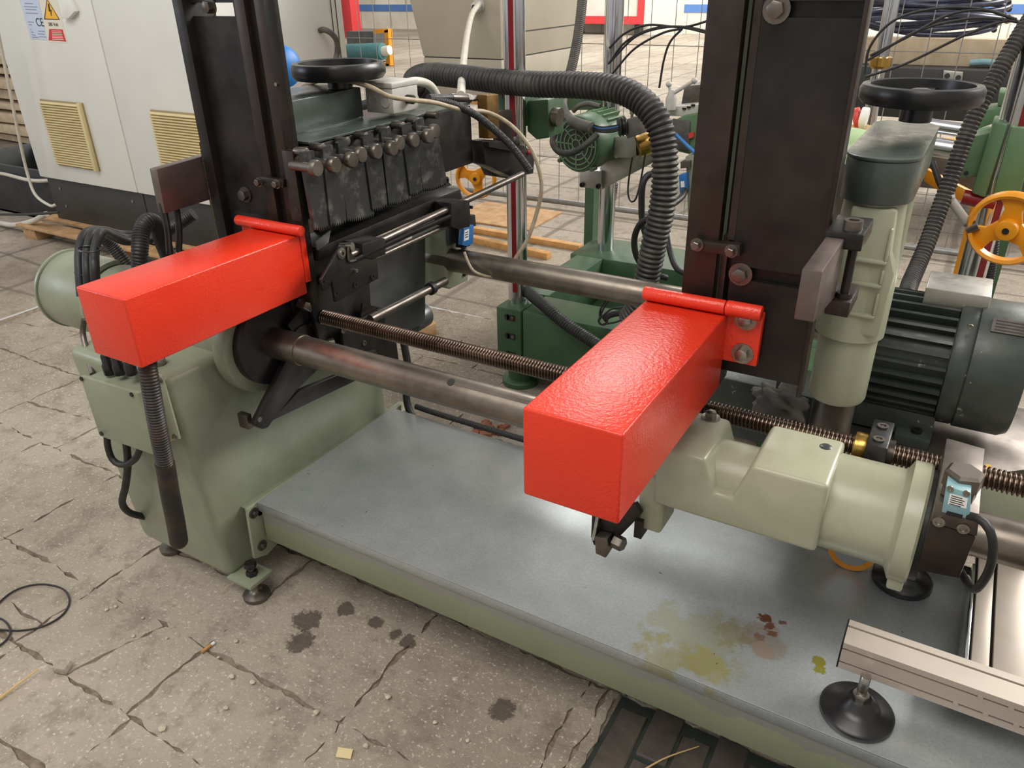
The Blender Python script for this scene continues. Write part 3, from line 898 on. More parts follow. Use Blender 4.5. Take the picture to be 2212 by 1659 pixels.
# assembly at the beam's rear end
eb = thing('end_block', 'black clamp block assembly at the rear end of the tool beam', 'clamp', AT(1070, 330, x=-1.3))
PX([(1012, 302), (1040, 300), (1105, 312), (1128, 330), (1125, 372), (1080, 380), (1020, 352)], -1.34, .05).build('clamp_body', M['black'], eb, bevel=.003)
PX([(1044, 306), (1108, 318), (1108, 328), (1044, 316)], -1.29, .02).build('clamp_bar', M['plastic'], eb)
PX([(1060, 240), (1095, 236), (1100, 310), (1066, 312)], -1.36, .02).build('rear_plate', M['brown'], eb, bevel=.001)
MB().obox(AT(1122, 302, x=-1.29), (.012, 0, 0), (0, .018, 0), (0, 0, .012)).build('corner_block', M['zinc'], eb, bevel=.001)
PX([(1032, 352), (1090, 340), (1120, 362), (1090, 385), (1045, 378)], -1.40, .04).build('cam', M['black'], eb, bevel=.004)
MB().lathe([(.007, 0), (.007, .02), (.004, .024)], AT(1136, 328, x=-1.3), (1, 0, 0), 12).build('red_button', M['redroll'], eb)
bb = PX([(1030, 204), (1056, 202), (1058, 296), (1034, 298)], -1.315, .035)
tag(bb.build('brass_block', M['brass'], None, bevel=.002), 'upright tarnished brass block at the rear end of the tool beam', 'block')
fit = thing('hydraulic_hose_end', 'black hydraulic hose with crimped steel fitting lying on the tool beam', 'hose fitting', AT(980, 214, x=-1.32))
pts = [AT(926, 212, x=-1.33), AT(974, 211, x=-1.325)]
MB().cyl(pts[0], pts[1], .0105, 16).build('hose', M['rubber'], fit)
MB().cyl(pts[1], AT(1007, 212, x=-1.322), .0115, 16).build('crimp_sleeve', M['dullsteel'], fit, bevel=.001)
d_ = (AT(1030, 212, x=-1.32) - AT(1007, 212, x=-1.322))
MB().lathe([(.013, 0), (.013, .02), (.009, .022), (.009, .05)], AT(1007, 212, x=-1.322), d_, 6).build('union_nut', M['zinc'], fit)
gb = thing('terminal_box', 'light grey plastic terminal box on top of the tool beam', 'junction box', AT(885, 230, x=-1.36))
c0, c1 = AT(862, 236, x=-1.335), AT(896, 238, x=-1.335)
yb0, yb1, zb = AT(850, 236, x=-1.335).y, AT(905, 236, x=-1.335).y, AT(880, 240, x=-1.335).z
MB().box(-1.425, -1.335, yb0, yb0 + .11, zb, zb + .062).build('box_body', M['greybox'], gb, bevel=.003)
MB().box(-1.427, -1.333, yb0 - .002, yb0 + .112, zb + .062, zb + .076).build('box_lid', M['greybox'], gb, bevel=.003)
for x in (-1.40, -1.36):
    ring((x, yb0, zb + .03), (0, -1, 0), .015, .0025, 20).build('knockout', M['greybox'], gb)
MB().lathe([(.012, 0), (.012, .02), (.008, .024)], (-1.334, yb0 + .06, zb + .03), (1, 0, 0), 10).build('cable_gland', M['plastic'], gb)

# gear housing and handwheel behind the left column
gh = thing('gear_housing', 'dark grey green rectangular gear housing under the left handwheel', 'housing', AT(700, 260, x=-1.43))
PX([(606, 222), (779, 188), (786, 252), (640, 296), (612, 302)], -1.43, -.17).build('housing_body', M['darkgreen'], gh, bevel=.003)
PX([(620, 300), (784, 252), (786, 264), (640, 312), (630, 318)], -1.41, -.2).build('housing_step', M['darkgreen'], gh, bevel=.002)


def handwheel(name, label, c, R, hub_z, spoke0):
    t = thing(name, label, 'handwheel', (c[0], c[1], hub_z))
    x, y, z = c
    k = R / .105
    MB().lathe([(R - .021 * k, .003), (R - .018 * k, 0), (R - .006 * k, .001), (R, .009 * k), (R, .026 * k), (R - .004 * k, .033 * k), (R - .012 * k, .035 * k), (R - .017 * k, .033 * k)], (x, y, z - .03 * k), (0, 0, 1), 64, closed=True).build('rim', M['plastic'], t)
    MB().lathe([(R - .016 * k, 0), (R - .016 * k, .005)], (x, y, z - .028 * k), (0, 0, 1), 48).build('web_disc', M['plastic'], t)
    for i in range(3):
        a = spoke0 + i * 2 * PI / 3
        d, w_ = Vector((math.cos(a), math.sin(a), 0)), Vector((-math.sin(a), math.cos(a), 0))
        MB().obox(Vector((x, y, z - .018 * k)) + d * R * .45, d * R * .42, w_ * .012 * k, (0, 0, .008 * k)).build('spoke', M['plastic'], t, bevel=.003)
    MB().lathe([(.028 * k, hub_z - z), (.028 * k, -.03 * k), (.024 * k, -.008 * k), (.012 * k, -.004 * k)], (x, y, z), (0, 0, 1), 28).build('hub', M['plastic'], t)
    return t


cwl = AT(730, 138, y=1.62)
handwheel('handwheel', 'black plastic handwheel on the gear housing behind the left column', cwl, .120, AT(730, 188, y=1.62).z, .6)
cwr = AT(1992, 186, y=1.66)
handwheel('handwheel', 'black plastic handwheel on the dark green belt housing at upper right', cwr, .104, AT(1985, 262, y=1.66).z, 1.45)

# ---- rails, brackets and rods beside the left column
rl = thing('rail_beam', 'black rail beam sloping away under the serrated blades', 'rail', AT(820, 490, x=-1.31))
PX([(688, 536), (945, 427), (994, 409), (1000, 432), (950, 452), (690, 565)], -1.315, -.10).build('beam', M['black'], rl, bevel=.0015)
PX([(690, 468), (960, 380), (975, 400), (690, 515)], -1.40, -.02).build('back_plate', M['sheet'], rl)
PX([(680, 522), (712, 497), (707, 524), (684, 540)], -1.30, .004).build('end_gusset', M['sheet'], rl)
for i, (a, b_, r, x, m_, nm, lab) in enumerate((
        ((745, 556), (1128, 376), .0098, -1.268, 'dullsteel', 'guide_rod', 'upper polished guide rod running through the black rail blocks'),
        ((800, 562), (972, 484), .0075, -1.285, 'dullsteel', 'guide_rod', 'lower thin polished guide rod under the upper rod'),
        ((800, 690), (962, 607), .0125, -1.30, 'dullsteel', 'guide_rod', 'lowest guide rod with black collar in front of the grey sheet panel'))):
    t = thing(nm, lab, 'rod', AT(*a, x=x))
    MB().cyl(AT(*a, x=x), AT(*b_, x=x), r, 20).build('rod', M[m_], t)
    if i == 2:
        c, e = AT(928, 625, x=x), AT(936, 620, x=x)
        MB().lathe([(.013, 0), (.019, 0), (.019, .016), (.013, .016)], c, e - c, 24, closed=True).build('collar', M['rubber'], t)
sp_ = [AT(766, 562, x=-1.255), AT(880, 508, x=-1.256), AT(1000, 455, x=-1.257)]
t = thing('tension_spring', 'long thin tension spring hooked beside the guide rods', 'spring', sp_[0])
P = spline(sp_, .0008)
vs = [(p[0] + Vector((math.cos(p[1] * 2 * PI / .005) * .0058, 0, math.sin(p[1] * 2 * PI / .005) * .0058))) for p in P]
MB().sweep(sp_, .0062, 10, .0012, ribs(.0048, .16)).build('coil', M['black'], t)
MB().sweep([AT(752, 532, x=-1.25), AT(752, 552, x=-1.25), AT(755, 564, x=-1.25), AT(768, 562, x=-1.25)], .003, 8, .004).build('hook', M['dullsteel'], t)
for px, lab in (([(742, 520), (764, 514), (792, 508), (794, 542), (768, 552), (744, 548)], 'front black rod block on the rail beam'), ([(938, 434), (958, 428), (978, 428), (979, 484), (956, 490), (938, 484)], 'rear black rod block on the rail beam')):
    tag(PX(px, -1.31, .06).build('rod_block', M['black'], None, bevel=.0015), lab, 'block')
bp = thing('pivot_bracket', 'black pivot bracket plate below the front rod block beside the left arm', 'bracket', AT(750, 600, x=-1.27))
PX([(688, 604), (729, 533), (738, 529), (747, 533), (760, 555), (808, 551), (812, 600), (720, 652), (712, 605), (703, 622), (694, 628)], -1.262, .009).build('plate', M['black'], bp, bevel=.001)
MB().cyl(AT(738, 546, x=-1.262) + Vector((-.02, .02, .004)), AT(750, 538, x=-1.25) + Vector((.0, .02, .0)), .011, 18).build('roller', M['zinc'], bp)
MB().lathe([(.0135, 0), (.0135, .003), (.010, .0035), (.009, .006), (.004, .006), (.004, .002)], AT(737, 547, x=-1.253), (1, 0, 0), 24).build('pivot_screw', M['dullsteel'], bp)
for p in ((697, 609), (725, 634), (767, 615), (804, 597)):
    MB().socket(AT(*p, x=-1.253), (1, 0, 0), .0075, .003).build('plate_screw', M['black'], bp)
MB().socket(AT(766, 584, x=-1.253), (1, 0, 0), .004, .008).build('small_pin', M['zinc'], bp)
lp = thing('slide_plate', 'black lower slide plate under the pivot bracket behind the lead screw', 'plate', AT(750, 690, x=-1.36))
PX([(660, 640), (690, 600), (790, 596), (796, 690), (850, 740), (855, 780), (690, 790), (680, 720)], -1.372, .012).build('back_plate', M['black'], lp, bevel=.001)
PX([(668, 562), (740, 522), (742, 650), (668, 665)], -1.405, .010).build('upper_plate', M['black'], lp)  # dark sheet added to darken the open gap beside the pivot bracket
PX([(776, 688), (823, 664), (827, 702), (835, 722), (800, 752), (740, 770), (732, 704)], -1.335, .010).build('front_plate', M['black'], lp, bevel=.001)
for p in ((740, 714), (815, 674), (786, 741)):
    MB().socket(AT(*p, x=-1.325), (1, 0, 0), .0075, .003).build('plate_screw', M['dullsteel'], lp)
PX([(795, 690), (820, 664), (780, 655), (776, 685)], -1.345, .006).build('stained_tab', M['brown'], lp)
MB().cyl(AT(700, 745, x=-1.36), AT(722, 738, x=-1.345), .011, 18).build('roller', M['zinc'], lp)
PX([(745, 768), (800, 752), (812, 782), (770, 800)], -1.33, .02).build('lower_block', M['black'], lp, bevel=.002)
gp = thing('sheet_panel', 'grey sheet steel panel hanging between the guide rods', 'panel', AT(860, 620, x=-1.395))
PX([(786, 565), (919, 505), (919, 686), (914, 697), (902, 706), (808, 738), (794, 736)], -1.40, -.012).build('panel', M['sheet'], gp, bevel=.002)
MB().cyl(AT(900, 612, x=-1.40), AT(900, 612, x=-1.40) + Vector((.001, 0, 0)), .004, 12).build('panel_hole', M['rubber'], gp)
MB().cyl(AT(908, 682, x=-1.47) + Vector((0, -.06, 0)), AT(908, 682, x=-1.47) + Vector((0, .02, 0)), .042, 28).build('round_stub', M['sheet'], gp, bevel=.006)
bk = thing('bearing_bracket', 'sage green bearing bracket holding the left end of the rear shaft', 'bracket', AT(970, 550, x=-1.33))
PX([(963, 478), (1000, 462), (1012, 470), (1012, 606), (974, 625), (966, 622), (962, 590)], -1.335, -.13).build('bracket_body', M['sage'], bk, bevel=.006)
for p in ((1002, 593), (1007, 590)):
    MB().socket(AT(*p, x=-1.334), (1, 0, 0), .006, .004).build('bracket_screw', M['black'], bk)
PX([(962, 480), (985, 472), (988, 520), (966, 530)], -1.332, .008).build('switch_mount', M['sheet'], bk, bevel=.001)
lsw = thing('limit_switch', 'blue and black limit switch above the left end of the rear shaft', 'switch', AT(1000, 510, x=-1.29))
PX([(982, 468), (1015, 462), (1017, 486), (1006, 490), (1004, 530), (984, 534)], -1.315, .02).build('black_body', M['plastic'], lsw, bevel=.0015)
PX([(992, 492), (1014, 484), (1013, 524), (1000, 531), (989, 528)], -1.294, .016).build('blue_cover', M['blue'], lsw, bevel=.0015)
PX([(1003, 498), (1013, 494), (1012, 517), (1002, 521)], -1.278, .001).build('white_label', M['white'], lsw)
for yy in (502, 507, 512):
    PX([(1005, yy), (1011, yy - 2.5), (1011, yy - .5), (1005, yy + 2)], -1.277, .0006).build('label_print', M['ink'], lsw)
MB().lathe([(.009, 0), (.009, .006), (.007, .008), (.0085, .010), (.006, .018)], AT(1001, 531, x=-1.29), (0, 0, -1), 12).build('cable_boot', M['rubber'], lsw)
MB().sweep([AT(1015, 470, x=-1.29), AT(1014, 450, x=-1.29), AT(1012, 436, x=-1.29)], .0015, 6, .01).build('lever_wire', M['black'], lsw)
MB().lathe([(.005, 0), (.005, .012)], AT(1013, 447, x=-1.295), (1, 0, 0), 12).build('lever_clamp', M['black'], lsw)
cable('cable', 'beige cable from the limit switch curling over the rear shaft', 'cable', [(1003, 545, 1.84), (1012, 568, 1.83), (1024, 586, 1.83), (1048, 596, 1.84), (1066, 599, 1.87)], .0042, M['beigecable'])

# ================================================================== RIGHT CARRIAGE CASTING
cs = thing('carriage_casting', 'sage green carriage casting sliding on the front shaft at right', 'casting', (-.15, 1.21, .705))
zt, yf, yk = .78, 1.115, 1.27
def blk(pts, name):
    MB().prism([(x, yf, z) for x, z in pts], (0, yk - yf, 0)).build(name, M['sage_lit'], cs, bevel=.007, seg=3)
MB().prism([(-.37, yf, .645), (-.085, yf, .645), (-.085, yf, zt), (-.208, yf, zt), (-.222, yf, .735), (-.232, yf, .705), (-.262, yf, .705), (-.276, yf, .74), (-.285, yf, zt - .012), (-.37, yf, zt - .012)], (0, yk - yf, 0)).build('body', M['sage_lit'], cs, bevel=.008, seg=3)
MB().lathe([(.083, 0), (.083, .115), (.085, .118), (.101, .126), (.102, .150), (.098, .154)], (-.10, 1.21, .694), (1, 0, 0), 56).build('barrel', M['sage_lit'], cs)
MB().cyl((-.30, 1.2, .690), (-.20, 1.2, .690), .066, 40).build('saddle', M['sage_lit'], cs)
MB().box(-.40, -.352, 1.12, 1.2, .575, .70).build('lower_lug', M['sage_lit'], cs, bevel=.008, seg=3)
MB().prism([(.028, 1.14, .60), (.052, 1.14, .60), (.052, 1.26, .60), (.028, 1.26, .60)], (0, 0, .04)).build('flange_foot', M['sage_lit'], cs, bevel=.004)
p = AT(1535, 903, z=zt - .012)
MB().bolt(p, (0, 0, 1), .011, .012, 1.6).build('top_bolt', M['zinc'], cs)
MB().lathe([(.011, 0), (.009, .0015), (.004, .0017)], AT(1784, 965, z=zt), (0, 0, 1), 9).build('paint_chip', M['motorgreen'], cs)
MB().box(-.36, -.20, 1.27, 1.30, .60, .70).build('rear_rib', M['sage_lit'], cs, bevel=.004)
# wiper and limit-switch clamp
ck = thing('shaft_clamp_block', 'dark steel clamp block with socket screws on the front shaft beside the casting', 'clamp', (.1, 1.2, .7))
MB().cyl((.054, 1.21, .695), (.066, 1.21, .695), .092, 40).build('wiper_ring', M['rubber'], ck)
MB().prism([AT(2008, 1128, y=1.10), AT(2108, 1160, y=1.10), AT(2072, 1250, y=1.10), AT(1982, 1232, y=1.10)], (0, .2, 0)).build('lower_block', M['brown'], ck, bevel=.002)
MB().prism([AT(2022, 1082, y=1.10), AT(2116, 1112, y=1.10), AT(2110, 1160, y=1.10), AT(2010, 1128, y=1.10)], (0, .2, 0)).build('upper_block', M['dullsteel'], ck, bevel=.002)
for p in ((2028, 1126), (2081, 1141)):
    MB().socket(AT(*p, y=1.10), (0, -1, 0), .0085, .003).build('block_screw', M['zinc'], ck)
MB().prism([AT(2046, 1052, y=1.16), AT(2120, 1072, y=1.16), AT(2116, 1110, y=1.16), AT(2020, 1086, y=1.16)], (0, .10, 0)).build('back_plate', M['dullsteel'], ck, bevel=.002)
pb = AT(2080, 1036, y=1.128)
MB().lathe([(.024, -.028), (.024, -.012), (.027, -.010), (.027, .012), (.022, .016)], pb, (0, 0, 1), 6, phase=.3).build('hex_cap_bolt', M['dullsteel'], ck)
sn = thing('position_sensor', 'pale blue position sensor with white label on the shaft clamp block', 'sensor', AT(2065, 1080, y=1.09))
MB().prism([AT(2044, 1050, y=1.085), AT(2097, 1066, y=1.085), AT(2094, 1122, y=1.085), AT(2034, 1106, y=1.085)], (0, .035, 0)).build('sensor_body', M['cyan'], sn, bevel=.001)
MB().prism([AT(2052, 1066, y=1.0845), AT(2091, 1077, y=1.0845), AT(2087, 1099, y=1.0845), AT(2047, 1089, y=1.0845)], (0, .001, 0)).build('label', M['white'], sn)
for k in range(5):
    y0 = 1070 + k * 4.3
    x0 = 2055 - k * 1.1
    w_ = (24, 30, 27, 31, 25)[k]
    MB().prism([AT(x0, y0, y=1.0842), AT(x0 + w_, y0 + w_ * .28, y=1.0842), AT(x0 + w_ - .4, y0 + w_ * .28 + 1.6, y=1.0842), AT(x0 - .4, y0 + 1.6, y=1.0842)], (0, .0006, 0)).build('label_print', M['ink'], sn)
MB().prism([AT(2046, 1104, y=1.0842), AT(2080, 1113, y=1.0842), AT(2078, 1121, y=1.0842), AT(2042, 1112, y=1.0842)], (0, .001, 0)).build('black_window', M['plastic'], sn)
for p in ((2053, 1055), (2088, 1065)):
    MB().socket(AT(*p, y=1.085), (0, -1, 0), .0045, .002).build('sensor_screw', M['zinc'], sn)
cable('cable', 'black cable looping from the position sensor down past the front shaft', 'cable', [(2092, 1114, 1.09), (2118, 1122, 1.08), (2140, 1150, 1.07), (2145, 1195, 1.07), (2133, 1240, 1.08), (2108, 1273, 1.1), (2092, 1262, 1.12), (2076, 1236, 1.16)], .0062, M['rubber'])
nb = thing('screw_nut_block', 'black nut block with bronze nut on the lead screw at right', 'nut', AT(1890, 950, y=1.34))
nx = AT(1885, 960, y=1.34).x
MB().box(nx - .008, nx + .026, 1.285, 1.385, .70, .775).build('block', M['plastic'], nb, bevel=.002)
for yy in (1.31, 1.36):
    MB().socket((nx + .009, yy, .775), (0, 0, 1), .010, .003).build('block_screw', M['dullsteel'], nb)
MB().cyl((nx - .03, 1.34, .735), (nx - .008, 1.34, .735), .027, 28).build('bronze_nut', M['brightbrass'], nb, bevel=.002)
MB().cyl((nx + .026, 1.34, .735), (nx + .036, 1.34, .735), .026, 28).build('nut_flange', M['brown'], nb)
MB().box(nx - .045, nx + .1, 1.36, 1.40, .60, .70).build('nut_bridge', M['sage'], nb)

# stop lever under the right arm
st = thing('stop_lever', 'black steel stop lever with hex bolt under the right arm', 'lever', AT(1310, 1160, y=1.08))
PY([(1278, 1112), (1300, 1108), (1372, 1090), (1385, 1112), (1338, 1160), (1318, 1185), (1282, 1178), (1276, 1160)], 1.10, .014).build('lever_arm', M['black'], st, bevel=.002)
PY([(1284, 1160), (1312, 1166), (1316, 1192), (1308, 1206), (1286, 1196)], 1.075, .024).build('stop_block', M['dullsteel'], st, bevel=.002)
PX([(1288, 1112), (1302, 1116), (1288, 1168), (1277, 1166)], AT(1285, 1140, y=1.09).x, .006).build('scratched_side', M['zinc'], st)
MB().hexa(AT(1328, 1168, y=1.09), (1, -.2, 0), .014, .02).build('hex_bolt', M['dullsteel'], st)
MB().box(-.40, -.385, 1.11, 1.25, .56, .60).build('lever_mount', M['black'], st)

# ================================================================== RIGHT PILLAR, BELT HOUSING, MOTOR
pl = thing('support_pillar', 'sage green cast support pillar right of the right column', 'pillar', (-.13, 1.46, .70))
xa = -.133
MB().cyl((xa, 1.46, .60), (xa, 1.46, .80), .038, 36).build('grey_shaft', M['dullsteel'], pl)
MB().lathe([(.049, .768), (.052, .775), (.052, .90), (.050, .905), (.060, .905), (.060, 1.02), (.054, 1.08), (.050, 1.16)], (xa, 1.46, 0), (0, 0, 1), 48).build('sleeve', M['sage_lit'], pl)
b = MB()
b.prism([(xa - .03, 1.405, .92), (xa + .052, 1.405, .92), (xa + .058, 1.405, 1.04), (xa + .045, 1.405, 1.075), (xa + .04, 1.405, 1.15), (xa - .03, 1.405, 1.15)], (0, .055, 0))
b.build('cast_face', M['sage_lit'], pl, bevel=.006)
for z0, z1 in ((.965, 1.005), (1.022, 1.047), (1.064, 1.12)):
    b = MB()
    ya, x0_, x1_ = 1.396, xa - .012, xa + .042
    b.box(x0_, x1_, ya, 1.41, z0 - .007, z0)
    b.box(x0_, x0_ + .006, ya, 1.41, z0, z1)
    b.box(x1_ - .005, x1_, ya, 1.41, z0, z1)
    b.build('cast_pocket', M['sage_lit'], pl, bevel=.003)
MB().prism([(xa + .04, 1.46, .93), (xa + .04, 1.66, 1.0), (xa + .04, 1.66, 1.22), (xa + .04, 1.46, 1.18)], (-.07, 0, 0)).build('rear_web', M['sage'], pl, bevel=.01)
MB().cyl((xa, 1.62, .86), (xa, 1.62, 1.2), .052, 32).build('rear_column', M['sage'], pl)
bh = thing('belt_housing', 'glossy dark grey green rounded belt housing under the right handwheel', 'housing', (xa, 1.5, 1.18))
def stadium(xc, y0, y1, r, z):
    pts = [Vector((xc + r * math.cos(t), y0 + r * math.sin(t), z)) for t in [math.radians(q) for q in range(180, 361, 15)]]
    return pts + [Vector((xc + r, y1 - .03, z)), Vector((xc + r - .02, y1, z)), Vector((xc - r + .02, y1, z)), Vector((xc - r, y1 - .03, z))]
MB().prism(stadium(xa, 1.455, 1.80, .058, 1.155), (0, 0, .07)).build('housing_body', M['darkgreen'], bh, bevel=.0025, sharp=30)
MB().prism(stadium(xa, 1.455, 1.80, .0595, 1.225), (0, 0, .006)).build('housing_lid', M['darkgreen'], bh, bevel=.002, sharp=30)
mt = thing('electric_motor', 'large dark green ribbed electric motor with chipped paint at right', 'motor', (.03, 1.77, .57))
my, mz, mr = 1.77, .755, .118
MB().cyl((-.16, my, mz), (.05, my, mz), mr - .006, 40).build('stator', M['motorgreen'], mt)
for i in range(30):
    a = 2 * PI * i / 30
    d, t_ = Vector((0, math.cos(a), math.sin(a))), Vector((0, -math.sin(a), math.cos(a)))
    MB().obox(Vector((-.055, my, mz)) + d * (mr + .003), (.098, 0, 0), t_ * .0032, d * .012).build('cooling_fin', M['motorgreen'], mt)
MB().lathe([(.118, 0), (.136, .0), (.138, .006), (.138, .03), (.136, .034), (.140, .036), (.140, .12), (.132, .135), (.09, .14)], (.045, my, mz), (1, 0, 0), 56).build('fan_cowl', M['motorgreen'], mt)
MB().box(-.15, .05, my - .09, my + .09, mz - .16, mz - .10).build('motor_foot', M['motorgreen'], mt, bevel=.004)
MB().box(-.02, .05, my - .125, my - .06, mz - .165, mz - .14).build('foot_lug', M['motorgreen'], mt, bevel=.003)
MB().socket((.02, my - .10, mz - .14), (0, 0, 1), .011, .008).build('foot_bolt', M['black'], mt)
MB().box(-.03, .09, my - .03, my + .09, mz + .118, mz + .16).build('terminal_box', M['aluplate'], mt, bevel=.003)
pa = math.radians(122)
d, t_ = Vector((0, math.cos(pa), math.sin(pa))), Vector((0, -math.sin(pa), math.cos(pa)))
MB().obox(Vector((.135, my, mz)) + d * .141, (.034, 0, 0), t_ * .017, d * .001).build('name_plate', M['dullsteel'], mt)
for k in range(4):
    MB().obox(Vector((.135, my, mz)) + d * .1422 + t_ * (.011 - k * .0075), (.028, 0, 0), t_ * .0012, d * .0005).build('plate_print', M['ink'], mt)
MB().socket(AT(2096, 706, y=1.66), (0, -1, 0), .006, .004).build('cowl_screw', M['zinc'], mt)
mp_ = thing('motor_plate', 'grey steel mounting plate under the large motor', 'plate', (.05, 1.7, .575))
MB().prism([(-.22, 1.55, .575), (.07, 1.55, .575), (.15, 1.60, .575), (.30, 1.72, .575), (.30, 1.95, .575), (-.22, 1.95, .575)], (0, 0, .015)).build('plate', M['dullsteel'], mp_, bevel=.001)
MB().box(-.1, .03, 1.48, 1.55, .55, .575).build('plate_lug', M['sage'], mp_)
tag(MB().box(-.09, .075, 1.515, 1.545, .585, .612).build('brass_strip', M['brass'], None, bevel=.001), 'tarnished brass strip along the motor plate edge', 'strip')
MB().hexa((.055, 1.53, .612), (0, 0, 1), .008, .012).build('strip_screw', M['dullsteel'], mp_)
for y in (1.66, 1.76):
    MB().cyl((.25, y, .59), (.25, y, .5905), .007, 12).build('plate_hole', M['rubber'], mp_)
tag(MB().box(-.25, .3, 1.62, 1.92, .42, .57).build('machine_bed', M['sage'], None, bevel=.006), 'sage green bed block beneath the motor plate', 'machine base')
tag(MB().obox((.12, 1.56, .50), (.06, .015, -.01), (-.01, .04, 0), (0, 0, .008)).build('hazard_strip', M['plastic'], None, bevel=.001), 'black strip with yellow dots behind the lead screw at right', 'strip')
for p in ((2104, 992), (2134, 1010)):
    o = bpy.data.objects['hazard_strip']
    MB().cyl(AT(*p, y=1.53), AT(*p, y=1.53) + Vector((0, -.002, .002)), .006, 12).build('yellow_dot', M['warn'], o)
c = AT(1694, 868, y=1.455)
rag = bpy.data.meshes.new('cloth_rag')
bm = bmesh.new()
bmesh.ops.create_icosphere(bm, subdivisions=4, radius=1)
rg = random.Random(3)
for v in bm.verts:
    k = .75 + .22 * math.sin(v.co.x * 5 + v.co.y * 3) + .16 * math.sin(v.co.z * 9 + v.co.x * 7) + .08 * math.sin(v.co.y * 17)
    v.co = Vector((v.co.x * .062 * k, v.co.y * .04 * k, v.co.z * .05 * k)) + c
bm.to_mesh(rag)
bm.free()
for p in rag.polygons: p.use_smooth = True
rag.materials.append(M['cloth'])
ro = bpy.data.objects.new('cloth_rag', rag)
COL.objects.link(ro)
tag(ro, 'crumpled grey cloth rag under the right column', 'rag')
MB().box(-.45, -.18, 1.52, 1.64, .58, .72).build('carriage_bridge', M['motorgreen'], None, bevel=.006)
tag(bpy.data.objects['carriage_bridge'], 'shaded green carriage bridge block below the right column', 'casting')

# ================================================================== FEET, PROFILE, CONVEYOR, CASTER


def disc_foot(label, c, R, stem_top):
    t = thing('disc_foot', label, 'machine foot', c, None)
    x, y, z = c
    MB().lathe([(R * .96, 0), (R, .004), (R, .013), (R * .93, .018), (R * .62, .022), (R * .46, .032), (R * .36, .042), (R * .30, .046), (R * .18, .046)], (x, y, z), (0, 0, 1), 48).build('pad', M['plastic'], t)
    MB().sweep([(x, y, z + .044), (x, y, stem_top)], .0085, 14, .0015, ribs(.003, .06)).build('threaded_stem', M['zinc'], t)
    MB().hexa((x, y, z + .046), (0, 0, 1), .014, .012).build('lock_nut', M['zinc'], t)
    return t


disc_foot('black disc foot with zinc stem under the aluminium profile end', (.036, 1.152, .2905), .064, .39)
disc_foot('black disc foot behind the carriage casting flange on the tray', (.066, 1.572, .2905), .062, .42)
pf = thing('aluminium_profile', 'slotted aluminium profile beam at the lower right above the tray', 'profile', (.3, 1.19, .36))
ey, ez = 1.262, .425
sec = []
A0 = [AT(1836, 1338, x=-.012 + 0) for _ in (0,)]
x0 = -.012
P0, P1_, P2_ = AT(1836, 1338, z=.428), AT(1818, 1383, z=.428), None
yb, yfn = P0.y, P1_.y - .004
zt_, hh = .428, .062
def prof_sec():
    g, dpt = .005, .007
    pts = []
    # top face from front to back with one groove, front face with two grooves
    zs = [zt_ - hh, zt_ - hh * .78, zt_ - hh * .52, zt_]
    pts += [(yfn, zt_ - hh), (yfn, zt_ - hh * .80), (yfn + dpt, zt_ - hh * .80), (yfn + dpt, zt_ - hh * .80 + g), (yfn, zt_ - hh * .80 + g),
            (yfn, zt_ - hh * .28), (yfn + dpt, zt_ - hh * .28), (yfn + dpt, zt_ - hh * .28 + g), (yfn, zt_ - hh * .28 + g), (yfn, zt_),
            (yfn + (yb - yfn) * .68, zt_), (yfn + (yb - yfn) * .68, zt_ - dpt), (yfn + (yb - yfn) * .68 + g, zt_ - dpt), (yfn + (yb - yfn) * .68 + g, zt_), (yb, zt_), (yb, zt_ - hh)]
    return pts
MB().prism([(x0, a, b_) for a, b_ in prof_sec()], (.75, 0, 0)).build('extrusion', M['alu'], pf, bevel=0)
MB().box(x0 - .003, x0, yfn, yb, zt_ - hh, zt_).build('end_cap', M['plastic'], pf)
for k in range(3):
    for zz in (.80, .28):
        MB().cyl((x0 + .19 + .045 * k + (.03 if zz == .28 else 0), yfn + .004, zt_ - hh * zz + .0025), (x0 + .19 + .045 * k + (.03 if zz == .28 else 0), yfn - .0005, zt_ - hh * zz + .0025), .0045, 12).build('slot_nut', M['alu'], pf)
MB().box(x0 + .01, x0 + .10, yfn + .01, yb - .01, zt_ - hh - .010, zt_ - hh).build('foot_plate', M['alu'], pf, bevel=.001)
cv = thing('conveyor_plate', 'beige aluminium conveyor plates with long dark slots at the right edge', 'conveyor', (.35, 1.5, .385))
edges = [.190, .224, .290, .356, .422]
for i in range(4):
    xa_, xb_ = edges[i] + .003, edges[i + 1] - .003
    MB().prism([(xa_, 1.262, .388), (xa_, 1.46, .388), (xa_, 1.9, .405), (xa_, 1.9, .417), (xa_, 1.46, .400), (xa_, 1.262, .400)], (xb_ - xa_, 0, 0)).build('plate_strip', M['alu'], cv, bevel=.001)
MB().box(.19, .44, 1.262, 1.9, .375, .386).build('under_plate', M['brown'], cv)
MB().box(.182, .188, 1.262, 1.56, .33, .402).build('edge_trim', M['chrome'], cv, bevel=.001)
ca = thing('caster_wheel', 'orange rimmed caster wheel half hidden behind the carriage casting', 'wheel', (-.04, 1.6, .3405))
MB().lathe([(.036, -.012), (.05, -.014), (.05, .014), (.036, .012)], (-.045, 1.57, .341), (0, -1, 0), 48, closed=True).build('tyre', M['orangewheel'], ca)
MB().lathe([(.014, .012), (.02, .006), (.034, .006), (.037, .013)], (-.045, 1.57, .341), (0, -1, 0), 40).build('hub', M['chrome'], ca)
for i in range(5):
    a = 2 * PI * i / 5
    MB().cyl((-.04 + .024 * math.cos(a), 1.564, .341 + .024 * math.sin(a)), (-.04 + .024 * math.cos(a), 1.558, .341 + .024 * math.sin(a)), .004, 10).build('hub_rivet', M['zinc'], ca)


